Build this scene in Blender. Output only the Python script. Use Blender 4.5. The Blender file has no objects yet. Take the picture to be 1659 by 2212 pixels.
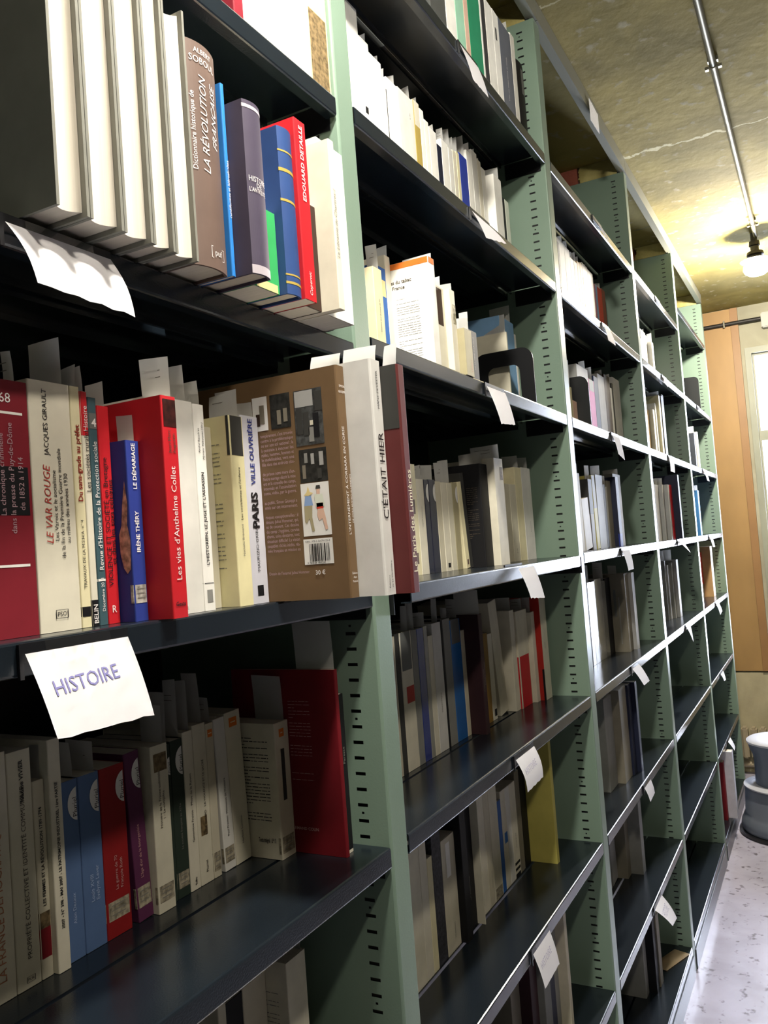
import bpy, bmesh, math, random
from mathutils import Matrix, Vector
random.seed(11)
sc = bpy.context.scene
COL = sc.collection

# ------------------------------------------------------------------ camera
cam_d = bpy.data.cameras.new('camera'); cam = bpy.data.objects.new('camera', cam_d); COL.objects.link(cam)
cam_d.lens = 29.21; cam_d.sensor_width = 36; cam_d.clip_start = .02
YAW, PITCH, ROLL = 0.486038, 0.045731, -0.074548
F = Vector((math.cos(YAW)*math.cos(PITCH), math.sin(YAW)*math.cos(PITCH), math.sin(PITCH)))
Rr = F.cross(Vector((0,0,1))).normalized(); Uu = Rr.cross(F)
cr = math.cos(ROLL)*Rr + math.sin(ROLL)*Uu; cu = -math.sin(ROLL)*Rr + math.cos(ROLL)*Uu
M = Matrix((cr, cu, -F)).transposed().to_4x4(); M.translation = Vector((0.0439, -0.5110, 0))
cam.matrix_world = M; sc.camera = cam
cam_d.shift_x = -.00065; cam_d.shift_y = .0004

# ------------------------------------------------------------------ view, sky, lights
sc.view_settings.view_transform = 'Standard'; sc.view_settings.look = 'None'
sc.view_settings.gamma = 1; sc.view_settings.use_curve_mapping = False
sc.view_settings.exposure = 0.08
LAMP_E = 1100.0          # emission of the lamp globes
SKY_E = 12.0            # daylight outside the window
w = bpy.data.worlds.new('sky'); sc.world = w; w.use_nodes = True
w.node_tree.nodes['Background'].inputs[0].default_value = (.78,.86,1,1)
w.node_tree.nodes['Background'].inputs[1].default_value = SKY_E
# daylight entering by the window of the end wall
ad = bpy.data.lights.new('window_daylight','AREA'); ad.shape='RECTANGLE'; ad.size=.5; ad.size_y=1.9; ad.energy=120; ad.color=(.74,.82,1)
ao = bpy.data.objects.new('window_daylight', ad); COL.objects.link(ao)
ao.location=(5.62,-.42,.1); ao.rotation_euler=(math.radians(90),0,math.radians(90))

# ------------------------------------------------------------------ materials
def lin(h):
    if isinstance(h,str):
        h=h.lstrip('#'); c=[int(h[i:i+2],16)/255 for i in (0,2,4)]
    else: c=h
    return [x/12.92 if x<=.04045 else ((x+.055)/1.055)**2.4 for x in c]+[1]
MATS={}
def mat(name, col, rough=.6, metal=0, spec=.5, coat=0, bump=0, bscale=200, mott=0, mscale=8, stretch=None, emit=None, estr=0):
    if name in MATS: return MATS[name]
    m=bpy.data.materials.new(name); m.use_nodes=True; nt=m.node_tree; b=nt.nodes['Principled BSDF']
    c=lin(col); b.inputs['Base Color'].default_value=c; b.inputs['Roughness'].default_value=rough
    b.inputs['Metallic'].default_value=metal; b.inputs['Specular IOR Level'].default_value=spec
    b.inputs['Coat Weight'].default_value=coat; b.inputs['Coat Roughness'].default_value=.12
    if emit: b.inputs['Emission Color'].default_value=lin(emit); b.inputs['Emission Strength'].default_value=estr
    if mott or bump:
        tc=nt.nodes.new('ShaderNodeTexCoord'); mp=nt.nodes.new('ShaderNodeMapping'); nt.links.new(tc.outputs['Object'],mp.inputs[0])
        if stretch: mp.inputs['Scale'].default_value=stretch
    if mott:
        n=nt.nodes.new('ShaderNodeTexNoise'); n.inputs['Scale'].default_value=mscale; n.inputs['Detail'].default_value=4
        nt.links.new(mp.outputs[0],n.inputs['Vector'])
        mr=nt.nodes.new('ShaderNodeMapRange'); mr.inputs['From Min'].default_value=.3; mr.inputs['From Max'].default_value=.7
        mr.inputs['To Min'].default_value=1-mott; mr.inputs['To Max'].default_value=1+mott*.5
        nt.links.new(n.outputs[0],mr.inputs[0])
        mx=nt.nodes.new('ShaderNodeVectorMath'); mx.operation='SCALE'; mx.inputs[0].default_value=c[:3]
        nt.links.new(mr.outputs[0],mx.inputs['Scale']); nt.links.new(mx.outputs[0],b.inputs['Base Color'])
    if bump:
        n2=nt.nodes.new('ShaderNodeTexNoise'); n2.inputs['Scale'].default_value=bscale; nt.links.new(mp.outputs[0],n2.inputs['Vector'])
        bp=nt.nodes.new('ShaderNodeBump'); bp.inputs['Strength'].default_value=bump; bp.inputs['Distance'].default_value=.002
        nt.links.new(n2.outputs[0],bp.inputs['Height']); nt.links.new(bp.outputs[0],b.inputs['Normal'])
    MATS[name]=m; return m
# colours of the book covers and of the things printed on them
PAL=dict(white='#efeee8',white2='#dddcd6',white3='#d6d5d2',greywhite='#c4c3be',cream='#dbd6c4',cream2='#cbc5b0',cream3='#d6d1bd',creamy='#e2dab4',yellowcream='#e4dcae',
 maroon='#7c1f2b',dkred='#8c1c1e',darkred='#7a1822',red='#c4202a',red2='#b02a22',red3='#cf4030',dr2='#a03040',brown='#6a5850',brown2='#6f583e',brown3='#8a4a38',darkbrown='#3a2820',
 blue='#2b7fd0',blue2='#2d3d8e',blue3='#2f62ac',blue4='#8ba8d6',steel='#57719c',royal='#2a3fa0',cobalt='#26388c',azure='#2a6cb4',sky='#7fa8d0',sky2='#4f8fd0',navy='#1c2136',navy2='#1d2b4a',navyblue='#2f4a80',
 purple='#4b4456',violet='#5c2c4e',aubergine='#3a2328',green='#3aa860',palegreen='#9ccfb4',emerald='#1f8a62',darkgreen='#2e3a32',ltgreen='#a8e890',greenwhite='#dfe6d8',teal='#3f5a62',
 gold='#b09a4c',gold2='#8a6a2c',yellow='#e2cf94',oliveyellow='#b4ab5a',khaki='#a8a080',tan='#b49a72',taupe='#807a6c',cardboard='#b89468',pinkcream='#dcb8a4',pink='#e070b4',magenta='#a04058',
 grey='#8a8a86',grey2='#a8a8a6',greydk='#6a6c6a',greyp='#4c4e4c',slate='#5f6470',silver='#9a9a92',charcoal='#3a3a38',dkgrey='#2e2e30',black='#17171a',lav='#c8c8d2',wine='#5e2a2a',white4='#e8e8e6',
 tape='#a49c88',tape2='#aaa48a',sticker='#b4b0a8',orange='#d8742c',board='#82827a',speckle='#3c3c42',worn='#b8b0b8',engrave='#7c6a4c',face='#3a1412',logo='#8c8c88',feather='#c09080',photo='#4a4c4c',photod='#2a2a28')
def bm_(c, gl=0):
    key='cover_'+c+('_gloss' if gl else '')
    if key in MATS: return MATS[key]
    return mat(key, PAL[c], rough=.22 if gl else .58, spec=.5 if gl else .25, coat=.9 if gl else 0, mott=.10 if c not in('engrave','photo','photod','face','speckle','feather','tape','tape2','sticker') else .7, mscale=30 if c not in('engrave','photo','photod','face','speckle','feather','tape','tape2','sticker') else 160)
INK={'k':'#1b1a1c','w':'#e8e4e2','r':'#b04038','dr':'#8c2a1c','g':'#77756f','gr':'#b09098','br':'#7a5a30','dk':'#4a4238','bl':'#24307c','pb':'#a8bce0','pk':'#c89a98','cr':'#e8dcb8','or':'#b47450'}
def ink(c): return mat('ink_'+c, INK[c], rough=.5)
PAGES=mat('page_edges','#d9d2c2',rough=.8,mott=.14,mscale=1,stretch=(1400,25,6))
SLIP=mat('slip_paper','#dcdcda',rough=.75)
TAGP=mat('label_paper','#fbfafd',rough=.7)
DARK=mat('shelf_enamel','#171e25',rough=.22,spec=.6,mott=.12,mscale=14,bump=.05,bscale=500)
GREEN=mat('upright_green_enamel','#74897a',rough=.36,spec=.45,mott=.05,mscale=6,bump=.06,bscale=350)
BLACK=mat('black_metal','#101114',rough=.35)
CLEAR=None

# ------------------------------------------------------------------ mesh helpers
def obj(name, bm, mats, parent=None, smooth=False, loc=None):
    me=bpy.data.meshes.new(name); bm.normal_update(); bm.to_mesh(me); bm.free()
    for m in (mats if isinstance(mats,(list,tuple)) else [mats]): me.materials.append(m)
    if any(p.use_smooth for p in me.polygons): me.set_sharp_from_angle(angle=math.radians(38))
    if smooth:
        for p in me.polygons: p.use_smooth=True
    o=bpy.data.objects.new(name,me); COL.objects.link(o)
    if parent: o.parent=parent
    if loc: o.location=loc
    return o
def tag(o,label,cat,group=None):
    o['label']=label; o['category']=cat
    if group: o['group']=group
    return o
def empty(name,loc=(0,0,0),rot=(0,0,0)):
    o=bpy.data.objects.new(name,None); COL.objects.link(o); o.location=loc; o.rotation_euler=rot; o.empty_display_size=.02
    return o
def structure(o): o['kind']='structure'; return o
def box(bm,x0,x1,y0,y1,z0,z1,mi=0):
    v=[bm.verts.new(p) for p in ((x0,y0,z0),(x1,y0,z0),(x1,y1,z0),(x0,y1,z0),(x0,y0,z1),(x1,y0,z1),(x1,y1,z1),(x0,y1,z1))]
    for f in ((3,2,1,0),(4,5,6,7),(0,1,5,4),(1,2,6,5),(2,3,7,6),(3,0,4,7)):
        fc=bm.faces.new([v[i] for i in f]); fc.material_index=mi
def quad(bm,pts,mi=0):
    f=bm.faces.new([bm.verts.new(p) for p in pts]); f.material_index=mi; return f
def strip_solid(bm,P,Q,z0,z1,mi=0):
    # band between two polylines P (outer) and Q (inner) extruded in z
    n=len(P)
    a=[[bm.verts.new((p[0],p[1],z)) for p in L] for L in (P,Q) for z in (z0,z1)]
    Pb,Pt,Qb,Qt=a
    for i in range(n-1):
        for f in ((Pb[i],Pb[i+1],Pt[i+1],Pt[i]),(Qb[i+1],Qb[i],Qt[i],Qt[i+1]),(Pt[i],Pt[i+1],Qt[i+1],Qt[i]),(Pb[i+1],Pb[i],Qb[i],Qb[i+1])):
            bm.faces.new(f).material_index=mi
    for i in (0,n-1):
        f=[Pb[i],Pt[i],Qt[i],Qb[i]]
        bm.faces.new(f if i==0 else f[::-1]).material_index=mi
def cyl(bm,p0,p1,r,n=16,mi=0,r1=None):
    p0=Vector(p0);p1=Vector(p1);d=(p1-p0).normalized()
    a=d.orthogonal().normalized();b=d.cross(a); r1=r if r1 is None else r1
    A=[bm.verts.new(p0+r*(math.cos(t)*a+math.sin(t)*b)) for t in [2*math.pi*i/n for i in range(n)]]
    B=[bm.verts.new(p1+r1*(math.cos(t)*a+math.sin(t)*b)) for t in [2*math.pi*i/n for i in range(n)]]
    for i in range(n):
        f=bm.faces.new((A[i],A[(i+1)%n],B[(i+1)%n],B[i])); f.smooth=True; f.material_index=mi
    bm.faces.new(A[::-1]).material_index=mi; bm.faces.new(B).material_index=mi
def lathe(bm,prof,cx,cy,n=48,mi=0):
    rings=[]
    for r,z in prof: rings.append([bm.verts.new((cx+r*math.cos(2*math.pi*i/n),cy+r*math.sin(2*math.pi*i/n),z)) for i in range(n)])
    for k in range(len(rings)-1):
        for i in range(n):
            f=bm.faces.new((rings[k][i],rings[k][(i+1)%n],rings[k+1][(i+1)%n],rings[k+1][i])); f.smooth=True; f.material_index=mi
    bm.faces.new(rings[-1]).material_index=mi; bm.faces.new(rings[0][::-1]).material_index=mi

# text outlines as flat polygons, made once per string
_T={}
def glyphs(s,bold=0,it=0):
    k=(s,bold,it)
    if k in _T: return _T[k]
    cu_=bpy.data.curves.new('lettering','FONT'); cu_.body=s; cu_.size=1; cu_.resolution_u=2; cu_.fill_mode='FRONT'
    cu_.shear=.25 if it else 0; cu_.offset=.0+.018*bold
    o=bpy.data.objects.new('lettering',cu_); COL.objects.link(o)
    bpy.context.view_layer.update()
    dg=bpy.context.evaluated_depsgraph_get(); me=bpy.data.meshes.new_from_object(o.evaluated_get(dg))
    V=[(v.co.x,v.co.y) for v in me.vertices]; Fc=[list(p.vertices) for p in me.polygons]
    bpy.data.objects.remove(o); bpy.data.curves.remove(cu_); bpy.data.meshes.remove(me)
    xs=[v[0] for v in V] or [0]; ys=[v[1] for v in V] or [0]
    _T[k]=(V,Fc,min(xs),max(xs),min(ys),max(ys)); return _T[k]
def put_text(bm,s,size,fn,mi,bold=0,it=0,maxw=None,center=False):
    V,Fc,x0,x1,y0,y1=glyphs(s,bold,it); sx=size; wd=(x1-x0)*size
    if maxw and wd>maxw: sx=size*maxw/wd; wd=maxw
    vs=[bm.verts.new(fn((v[0]-x0)*sx-(wd/2 if center else 0),v[1]*size)) for v in V]
    for f in Fc:
        try: bm.faces.new([vs[i] for i in f]).material_index=mi
        except ValueError: pass

# ------------------------------------------------------------------ room shell
CEIL, FLOOR, XE = 1.300, -1.475, 5.45
def noise_mix(name,c1,c2,scale,rough,det=6,bump=.3,thr=(.35,.65),cracks=None,coat=0,c3=None):
    m=bpy.data.materials.new(name); m.use_nodes=True; nt=m.node_tree; L=nt.links; b=nt.nodes['Principled BSDF']; b.inputs['Roughness'].default_value=rough
    b.inputs['Coat Weight'].default_value=coat; b.inputs['Coat Roughness'].default_value=.2
    tc=nt.nodes.new('ShaderNodeTexCoord'); n=nt.nodes.new('ShaderNodeTexNoise'); n.inputs['Scale'].default_value=scale; n.inputs['Detail'].default_value=det; n.inputs['Distortion'].default_value=.6
    L.new(tc.outputs['Object'],n.inputs['Vector'])
    r=nt.nodes.new('ShaderNodeValToRGB'); r.color_ramp.elements[0].position=thr[0]; r.color_ramp.elements[0].color=lin(c1); r.color_ramp.elements[1].position=thr[1]; r.color_ramp.elements[1].color=lin(c2)
    L.new(n.outputs[0],r.inputs[0]); out=r.outputs[0]
    n3=nt.nodes.new('ShaderNodeTexNoise'); n3.inputs['Scale'].default_value=scale*7; n3.inputs['Detail'].default_value=8; L.new(tc.outputs['Object'],n3.inputs['Vector'])
    if c3:
        mr=nt.nodes.new('ShaderNodeMapRange'); mr.inputs['From Min'].default_value=.60; mr.inputs['From Max'].default_value=.70; L.new(n3.outputs[0],mr.inputs[0])
        mx=nt.nodes.new('ShaderNodeMixRGB'); mx.inputs[2].default_value=lin(c3); L.new(out,mx.inputs[1]); L.new(mr.outputs[0],mx.inputs[0]); out=mx.outputs[0]
    if cracks:
        sep=nt.nodes.new('ShaderNodeSeparateXYZ'); L.new(tc.outputs['Object'],sep.inputs[0])
        for cx,wd,colr in cracks:
            a=nt.nodes.new('ShaderNodeMath'); a.operation='MULTIPLY_ADD'; L.new(n3.outputs[0],a.inputs[0]); a.inputs[1].default_value=.07; L.new(sep.outputs[0],a.inputs[2])
            s=nt.nodes.new('ShaderNodeMath'); s.operation='SUBTRACT'; L.new(a.outputs[0],s.inputs[0]); s.inputs[1].default_value=cx+.035
            ab=nt.nodes.new('ShaderNodeMath'); ab.operation='ABSOLUTE'; L.new(s.outputs[0],ab.inputs[0])
            lt=nt.nodes.new('ShaderNodeMath'); lt.operation='LESS_THAN'; L.new(ab.outputs[0],lt.inputs[0]); lt.inputs[1].default_value=wd
            mx=nt.nodes.new('ShaderNodeMixRGB'); mx.inputs[2].default_value=lin(colr); L.new(out,mx.inputs[1]); L.new(lt.outputs[0],mx.inputs[0]); out=mx.outputs[0]
    L.new(out,b.inputs['Base Color'])
    bp=nt.nodes.new('ShaderNodeBump'); bp.inputs['Strength'].default_value=bump; bp.inputs['Distance'].default_value=.01; L.new(n3.outputs[0],bp.inputs['Height']); L.new(bp.outputs[0],b.inputs['Normal'])
    return m
M_CEIL=noise_mix('ceiling_concrete','#73682f','#968848',3.2,.9,bump=.25,cracks=[(2.985,.006,'#c8c29e'),(2.02,.004,'#a8a078'),(3.72,.003,'#74704c')],c3='#989070')
M_FLOOR=noise_mix('floor_concrete','#a6a3b4','#bab8cc',5,.26,bump=.06,c3='#77727c',coat=.3)
M_WALL=noise_mix('wall_plaster','#8e8b78','#a5a28e',4,.85,bump=.15)
M_WALL2=noise_mix('wall_plaster_beige','#a39a7c','#b8ae8e',4,.85,bump=.12)
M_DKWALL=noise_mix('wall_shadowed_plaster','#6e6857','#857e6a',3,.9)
M_DARKW=noise_mix('wall_dark_low_bounce','#2b2a26','#383631',3,.8)  # unseen walls darkened to cut bounced light
X0=-1.2; YL=.78; YR=-1.35
def slab(name,a,b,m):
    bm=bmesh.new(); box(bm,a[0],b[0],a[1],b[1],a[2],b[2]); return structure(obj(name,bm,m))
slab('floor',(X0,YR,FLOOR-.1),(XE+.1,YL,FLOOR),M_FLOOR)
slab('ceiling',(X0,YR,CEIL),(XE+.1,YL,CEIL+.1),M_CEIL)
slab('wall_left',(X0,YL,FLOOR),(XE+.1,YL+.1,CEIL),M_DKWALL)
slab('wall_right',(X0,YR-.1,FLOOR),(XE+.1,YR,CEIL),M_DARKW)
slab('wall_near',(X0-.1,YR,FLOOR),(X0,YL,CEIL),M_DARKW)
# end wall with its window opening
WY0,WY1,WZ0,WZ1=-.64,-.205,-.80,1.01
bm=bmesh.new()
box(bm,XE,XE+.1,WY1,YL,FLOOR,CEIL,0); box(bm,XE,XE+.1,YR,WY0,FLOOR,CEIL,0); box(bm,XE,XE+.1,WY0,WY1,WZ1,CEIL,0); box(bm,XE,XE+.1,WY0,WY1,FLOOR,WZ0,0)
structure(obj('wall_end',bm,M_WALL))
M_FRAME=mat('window_paint','#8e9080',rough=.5,mott=.1)
bm=bmesh.new()
e=.012
for (y0,y1,z0,z1) in ((WY1,WY1+.035,WZ0,WZ1+.035),(WY0-.035,WY0,WZ0,WZ1+.035),(WY0,WY1,WZ1,WZ1+.035)): box(bm,XE-.012,XE-.0003,y0,y1,z0,z1)   # architrave
for (y0,y1,z0,z1) in ((WY1-.012,WY1-.001,WZ0,WZ1),(WY0+.001,WY0+.012,WZ0,WZ1),(WY0+.012,WY1-.012,WZ1-.014,WZ1-.001),(WY0+.012,WY1-.012,.485,.545),(WY0+.012,WY1-.012,WZ0+.001,WZ0+.03)): box(bm,XE+.02,XE+.06,y0,y1,z0,z1)
win=structure(obj('window_1',bm,M_FRAME))
gm=bpy.data.materials.new('window_glass'); gm.use_nodes=True; nt=gm.node_tree; nt.nodes.clear()
o_=nt.nodes.new('ShaderNodeOutputMaterial'); mx=nt.nodes.new('ShaderNodeMixShader'); tr=nt.nodes.new('ShaderNodeBsdfTransparent'); gl=nt.nodes.new('ShaderNodeBsdfGlossy'); gl.inputs['Roughness'].default_value=.02
fr=nt.nodes.new('ShaderNodeFresnel'); nt.links.new(fr.outputs[0],mx.inputs[0]); nt.links.new(tr.outputs[0],mx.inputs[1]); nt.links.new(gl.outputs[0],mx.inputs[2]); nt.links.new(mx.outputs[0],o_.inputs[0])
bm=bmesh.new(); box(bm,XE+.038,XE+.042,WY0+.012,WY1-.012,WZ0+.03,.485); box(bm,XE+.038,XE+.042,WY0+.012,WY1-.012,.545,WZ1-.014)
obj('window_pane',bm,gm,win)
# sheet of film for the label holders
cm=bpy.data.materials.new('clear_film'); cm.use_nodes=True; nt=cm.node_tree; nt.nodes.clear()
o_=nt.nodes.new('ShaderNodeOutputMaterial'); mx=nt.nodes.new('ShaderNodeMixShader'); tr=nt.nodes.new('ShaderNodeBsdfTransparent'); gl=nt.nodes.new('ShaderNodeBsdfGlossy'); gl.inputs['Roughness'].default_value=.12; mx.inputs[0].default_value=.16
nt.links.new(tr.outputs[0],mx.inputs[1]); nt.links.new(gl.outputs[0],mx.inputs[2]); nt.links.new(mx.outputs[0],o_.inputs[0]); CLEAR=cm
# plywood panel beside the window, lower plaster band
M_PLY=mat('plywood','#9d7b4a',rough=.55,mott=.16,mscale=3,stretch=(1,2.2,.8))
pn=empty('plywood_panel',(XE,-.05,-.874)); tag(pn,'tall orange plywood panel fixed to the end wall left of the window','panel')
bm=bmesh.new(); box(bm,-.022,-.0005,-.057,.30,0,CEIL+.874-.006); obj('board',bm,M_PLY,pn)
bm=bmesh.new(); box(bm,-.030,-.0005,-.100,-.058,0,CEIL+.874-.006); obj('edge_batten',bm,mat('plywood_edge','#8f6a40',rough=.5,mott=.1,mscale=5),pn)
bm=bmesh.new(); box(bm,XE-.015,XE-.0005,YR+.001,YL-.001,FLOOR+.001,-.884); structure(obj('trim_1',bm,M_WALL2))
# nibs of masonry and plaster over every upright, under the ceiling
M_NIB=noise_mix('nib_plaster','#9a8e52','#b8ad70',9,.85,bump=.5); M_BRICK=noise_mix('nib_brick','#8c4a3a','#a35c48',14,.9,bump=.6)
UX=[.0077,1.0077,2.0,3.0,3.9934,5.001]
for k,x in enumerate(UX):
    bm=bmesh.new(); n=9
    top=CEIL-.0004; z0=1.2435
    box(bm,x-.040,x+.05,.022,.145,z0,top,0)
    for i in range(n):  # chipped edge between plaster and brick
        zz=z0+(top-z0)*i/n; d=.145+.014*random.random(); box(bm,x-.040,x+.05,.145,d,zz,zz+(top-z0)/n,0)
    box(bm,x-.0385,x+.0485,.159,.33,z0,top,1)
    structure(obj('trim_%d'%(k+2),bm,[M_NIB,M_BRICK]))

# ------------------------------------------------------------------ steel shelving
ORD=['nearest','second','third','fourth','end']
LVN=dict(A='top',B='second',C='third',D='fourth',E='fifth',F='sixth',G='seventh',H='bottom')
UW=.044; TOPZ=1.2415
def side(bm,x,sgn,z0,z1):
    # sheet with a column of slots near its front edge, seen from -x (sgn -1) or +x
    ya,yb=.030,.0445
    def q(y0,y1,a,b):
        p=[(x,y0,a),(x,y1,a),(x,y1,b),(x,y0,b)]
        quad(bm,p if sgn>0 else p[::-1])
    q(.003,ya,z0,z1); q(yb,.36,z0,z1)
    z=z0+.03; zl=z0; k=0
    while z<z1-.02:
        q(ya,yb,zl,z); zl=z+.0042
        if k%6==2:       # small round hole between two slots
            c=z+.0121; q(ya,ya+.006,zl,c+.0026); q(ya+.0095,yb,zl,c+.0026); q(ya+.006,ya+.0095,zl,c-.0014); q(ya+.006,ya+.0095,c+.0014,c+.0026); zl=c+.0026
        z+=.0197; k+=1
    q(ya,yb,zl,z1)
for k,x in enumerate(UX):
    r=empty('shelf_upright',(x-UW/2,.18,FLOOR)); where=['before the camera side of the nearest bay','between the nearest and the second bay','between the second and the third bay','between the third and the fourth bay','between the fourth and the end bay','closing the end bay beside the end wall'][k]
    tag(r,'tall pale green slotted steel upright '+where,'shelf upright','uprights of the shelving run')
    bm=bmesh.new(); ox,oy,oz=x-UW/2,.18,FLOOR
    side(bm,x-UW,-1,FLOOR+.0005,TOPZ); side(bm,x,1,FLOOR+.0005,TOPZ)
    quad(bm,[(x-UW,.36,FLOOR),(x,.36,FLOOR),(x,.36,TOPZ),(x-UW,.36,TOPZ)][::-1])
    quad(bm,[(x-UW,.003,TOPZ),(x,.003,TOPZ),(x,.36,TOPZ),(x-UW,.36,TOPZ)])
    # rounded front lip
    P=[(x-UW,.003),(x-UW+.0009,.0009),(x-UW+.003,0),(x-.003,0),(x-.0009,.0009),(x,.003)]
    for i in range(5):
        f=quad(bm,[(P[i][0],P[i][1],FLOOR+.0005),(P[i+1][0],P[i+1][1],FLOOR+.0005),(P[i+1][0],P[i+1][1],TOPZ),(P[i][0],P[i][1],TOPZ)])
    quad(bm,[(P[0][0],P[0][1],TOPZ)]+[(p[0],p[1],TOPZ) for p in P[1:]])
    bmesh.ops.translate(bm,verts=bm.verts,vec=(-ox,-oy,-oz))
    obj('post',bm,GREEN,r)
    bm=bmesh.new(); box(bm,-UW/2+.0015,UW/2-.0015,-.158,-.128,.004,TOPZ-FLOOR-.003); obj('slot_shade_liner',bm,BLACK,r)  # black liner added to stand for the dark inside the slots
    bm=bmesh.new(); box(bm,-UW/2+.004,UW/2-.004,-.168,-.158,TOPZ-oz+.0004,1.283-oz); obj('top_bracket',bm,BLACK,r)
def shelf(bay,lev,z,y0l=0.0,y0r=0.0):
    xa=UX[bay-1]+.0035; xb=UX[bay]-UW-.0035; Lx=xb-xa
    r=empty('metal_shelf',(xa,0,z)); nm='%s shelf of the %s bay'%(LVN[lev],ORD[bay-1])
    extra={('D',2):', pulled slightly forward'}.get((lev,bay),'')
    tag(r,'dark blue-black enamelled steel shelf, %s%s'%(nm,extra),'shelf','steel shelves of the %s bay'%ORD[bay-1])
    bm=bmesh.new(); th=.0012; lip=.0255
    def yy(x): return y0l+(y0r-y0l)*x/Lx
    n=12; xs=[Lx*i/n for i in range(n+1)]
    prof=[(.112,-th-.006),(.112,-.0),(.0025,0),(.0007,-.0008),(0,-.0025),(0,-lip+.0025),(.0007,-lip+.0008),(.0025,-lip),(.016,-lip),(.016,-lip+th),(.0035,-lip+th),(.0015,-lip+.003),(.0015,-.003),(.0035,-th),(.108,-th),(.108,-th-.006)]
    V=[[bm.verts.new((x,yy(x)+p[0],p[1])) for p in prof] for x in (0,Lx)]
    m=len(prof)
    for i in range(m):
        j=(i+1)%m; bm.faces.new((V[0][i],V[0][j],V[1][j],V[1][i]))
    bm.faces.new(V[0][::-1]); bm.faces.new(V[1])
    bm2=bmesh.new()
    def rear(b): 
        ys=(y0l+y0r)/2
        box(b,0,Lx,.118+ys,.352,-th,-.0002); box(b,0,Lx,.118+ys,.1195+ys,-.014,-th); box(b,0,Lx,.350,.352,-.020,-th)
        box(b,0,Lx,.20,.2015,-.008,-th); box(b,0,Lx,.28,.2815,-.008,-th)
        for ex in (0,Lx-.0012): box(b,ex,ex+.0012,.119+ys,.35,-.020,-th); 
    rear(bm2)
    obj('front_tray',bm,DARK,r); obj('rear_tray',bm2,DARK,r)
    for ex,sg in ((-.003,1),(Lx+.003,-1)):
        bm=bmesh.new(); lo=-.040 if lev!='H' else -.024
        a,b=sorted((ex,ex+sg*.0016)); box(bm,a,b,.012+(y0l+y0r)/2,.10,lo,-.003)
        a,b=sorted((ex-sg*.006,ex+sg*.0005)); box(bm,a,b,.033,.042,lo+.0015,lo+.0035)
        obj('end_bracket',bm,BLACK,r)
for lev,z in (('A',.905),('B',.590),('C',.268),('D',-.045),('E',-.368),('F',-.700),('G',-1.030),('H',-1.382)): shelf(1,lev,z)
for bay in (2,3,4,5):
    for lev,z in (('A',.910),('B',.600),('C',.285),('D',-.040),('E',-.368),('F',-.700),('G',-1.030),('H',-1.382)):
        if bay==5 and lev=='A': z=1.006
        if bay==2 and lev=='D': shelf(2,'D',-.045,-.030,-.004)
        else: shelf(bay,lev,z)
for bay in range(1,6):
    xa=UX[bay-1]+.002; xb=UX[bay]-UW-.002
    bm=bmesh.new(); box(bm,xa,xb,.362,.3635,FLOOR+.08,1.215)  # dark sheet added in place of the deep shade behind the books
    tag(obj('shade_back_sheet',bm,DARK),'added dark sheet standing for the shade behind the %s bay'%ORD[bay-1],'shade sheet','added shade sheets behind the shelving')
    bm=bmesh.new(); box(bm,xa,xb,-.0035,.010,FLOOR+.001,-1.4125); box(bm,xa,xb,-.0035,.03,-1.4125,-1.4105)
    tag(obj('plinth',bm,mat('plinth_enamel','#4c5058',rough=.3)),'grey steel plinth strip on the floor under the %s bay'%ORD[bay-1],'plinth','plinth strips of the shelving')
    bm=bmesh.new(); x0_=UX[bay-1]-.020+.001; x1_=UX[bay]-.020-.001
    box(bm,x0_,x1_,-.003,-.0015,1.2465,1.2965); box(bm,x0_,x1_,-.0015,.020,1.2465,1.248)
    tag(obj('top_rail',bm,mat('rail_enamel','#7f8074',rough=.38)),'long grey steel tie rail along the top of the %s bay under the ceiling'%ORD[bay-1],'rail','tie rails on top of the shelving')

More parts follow.
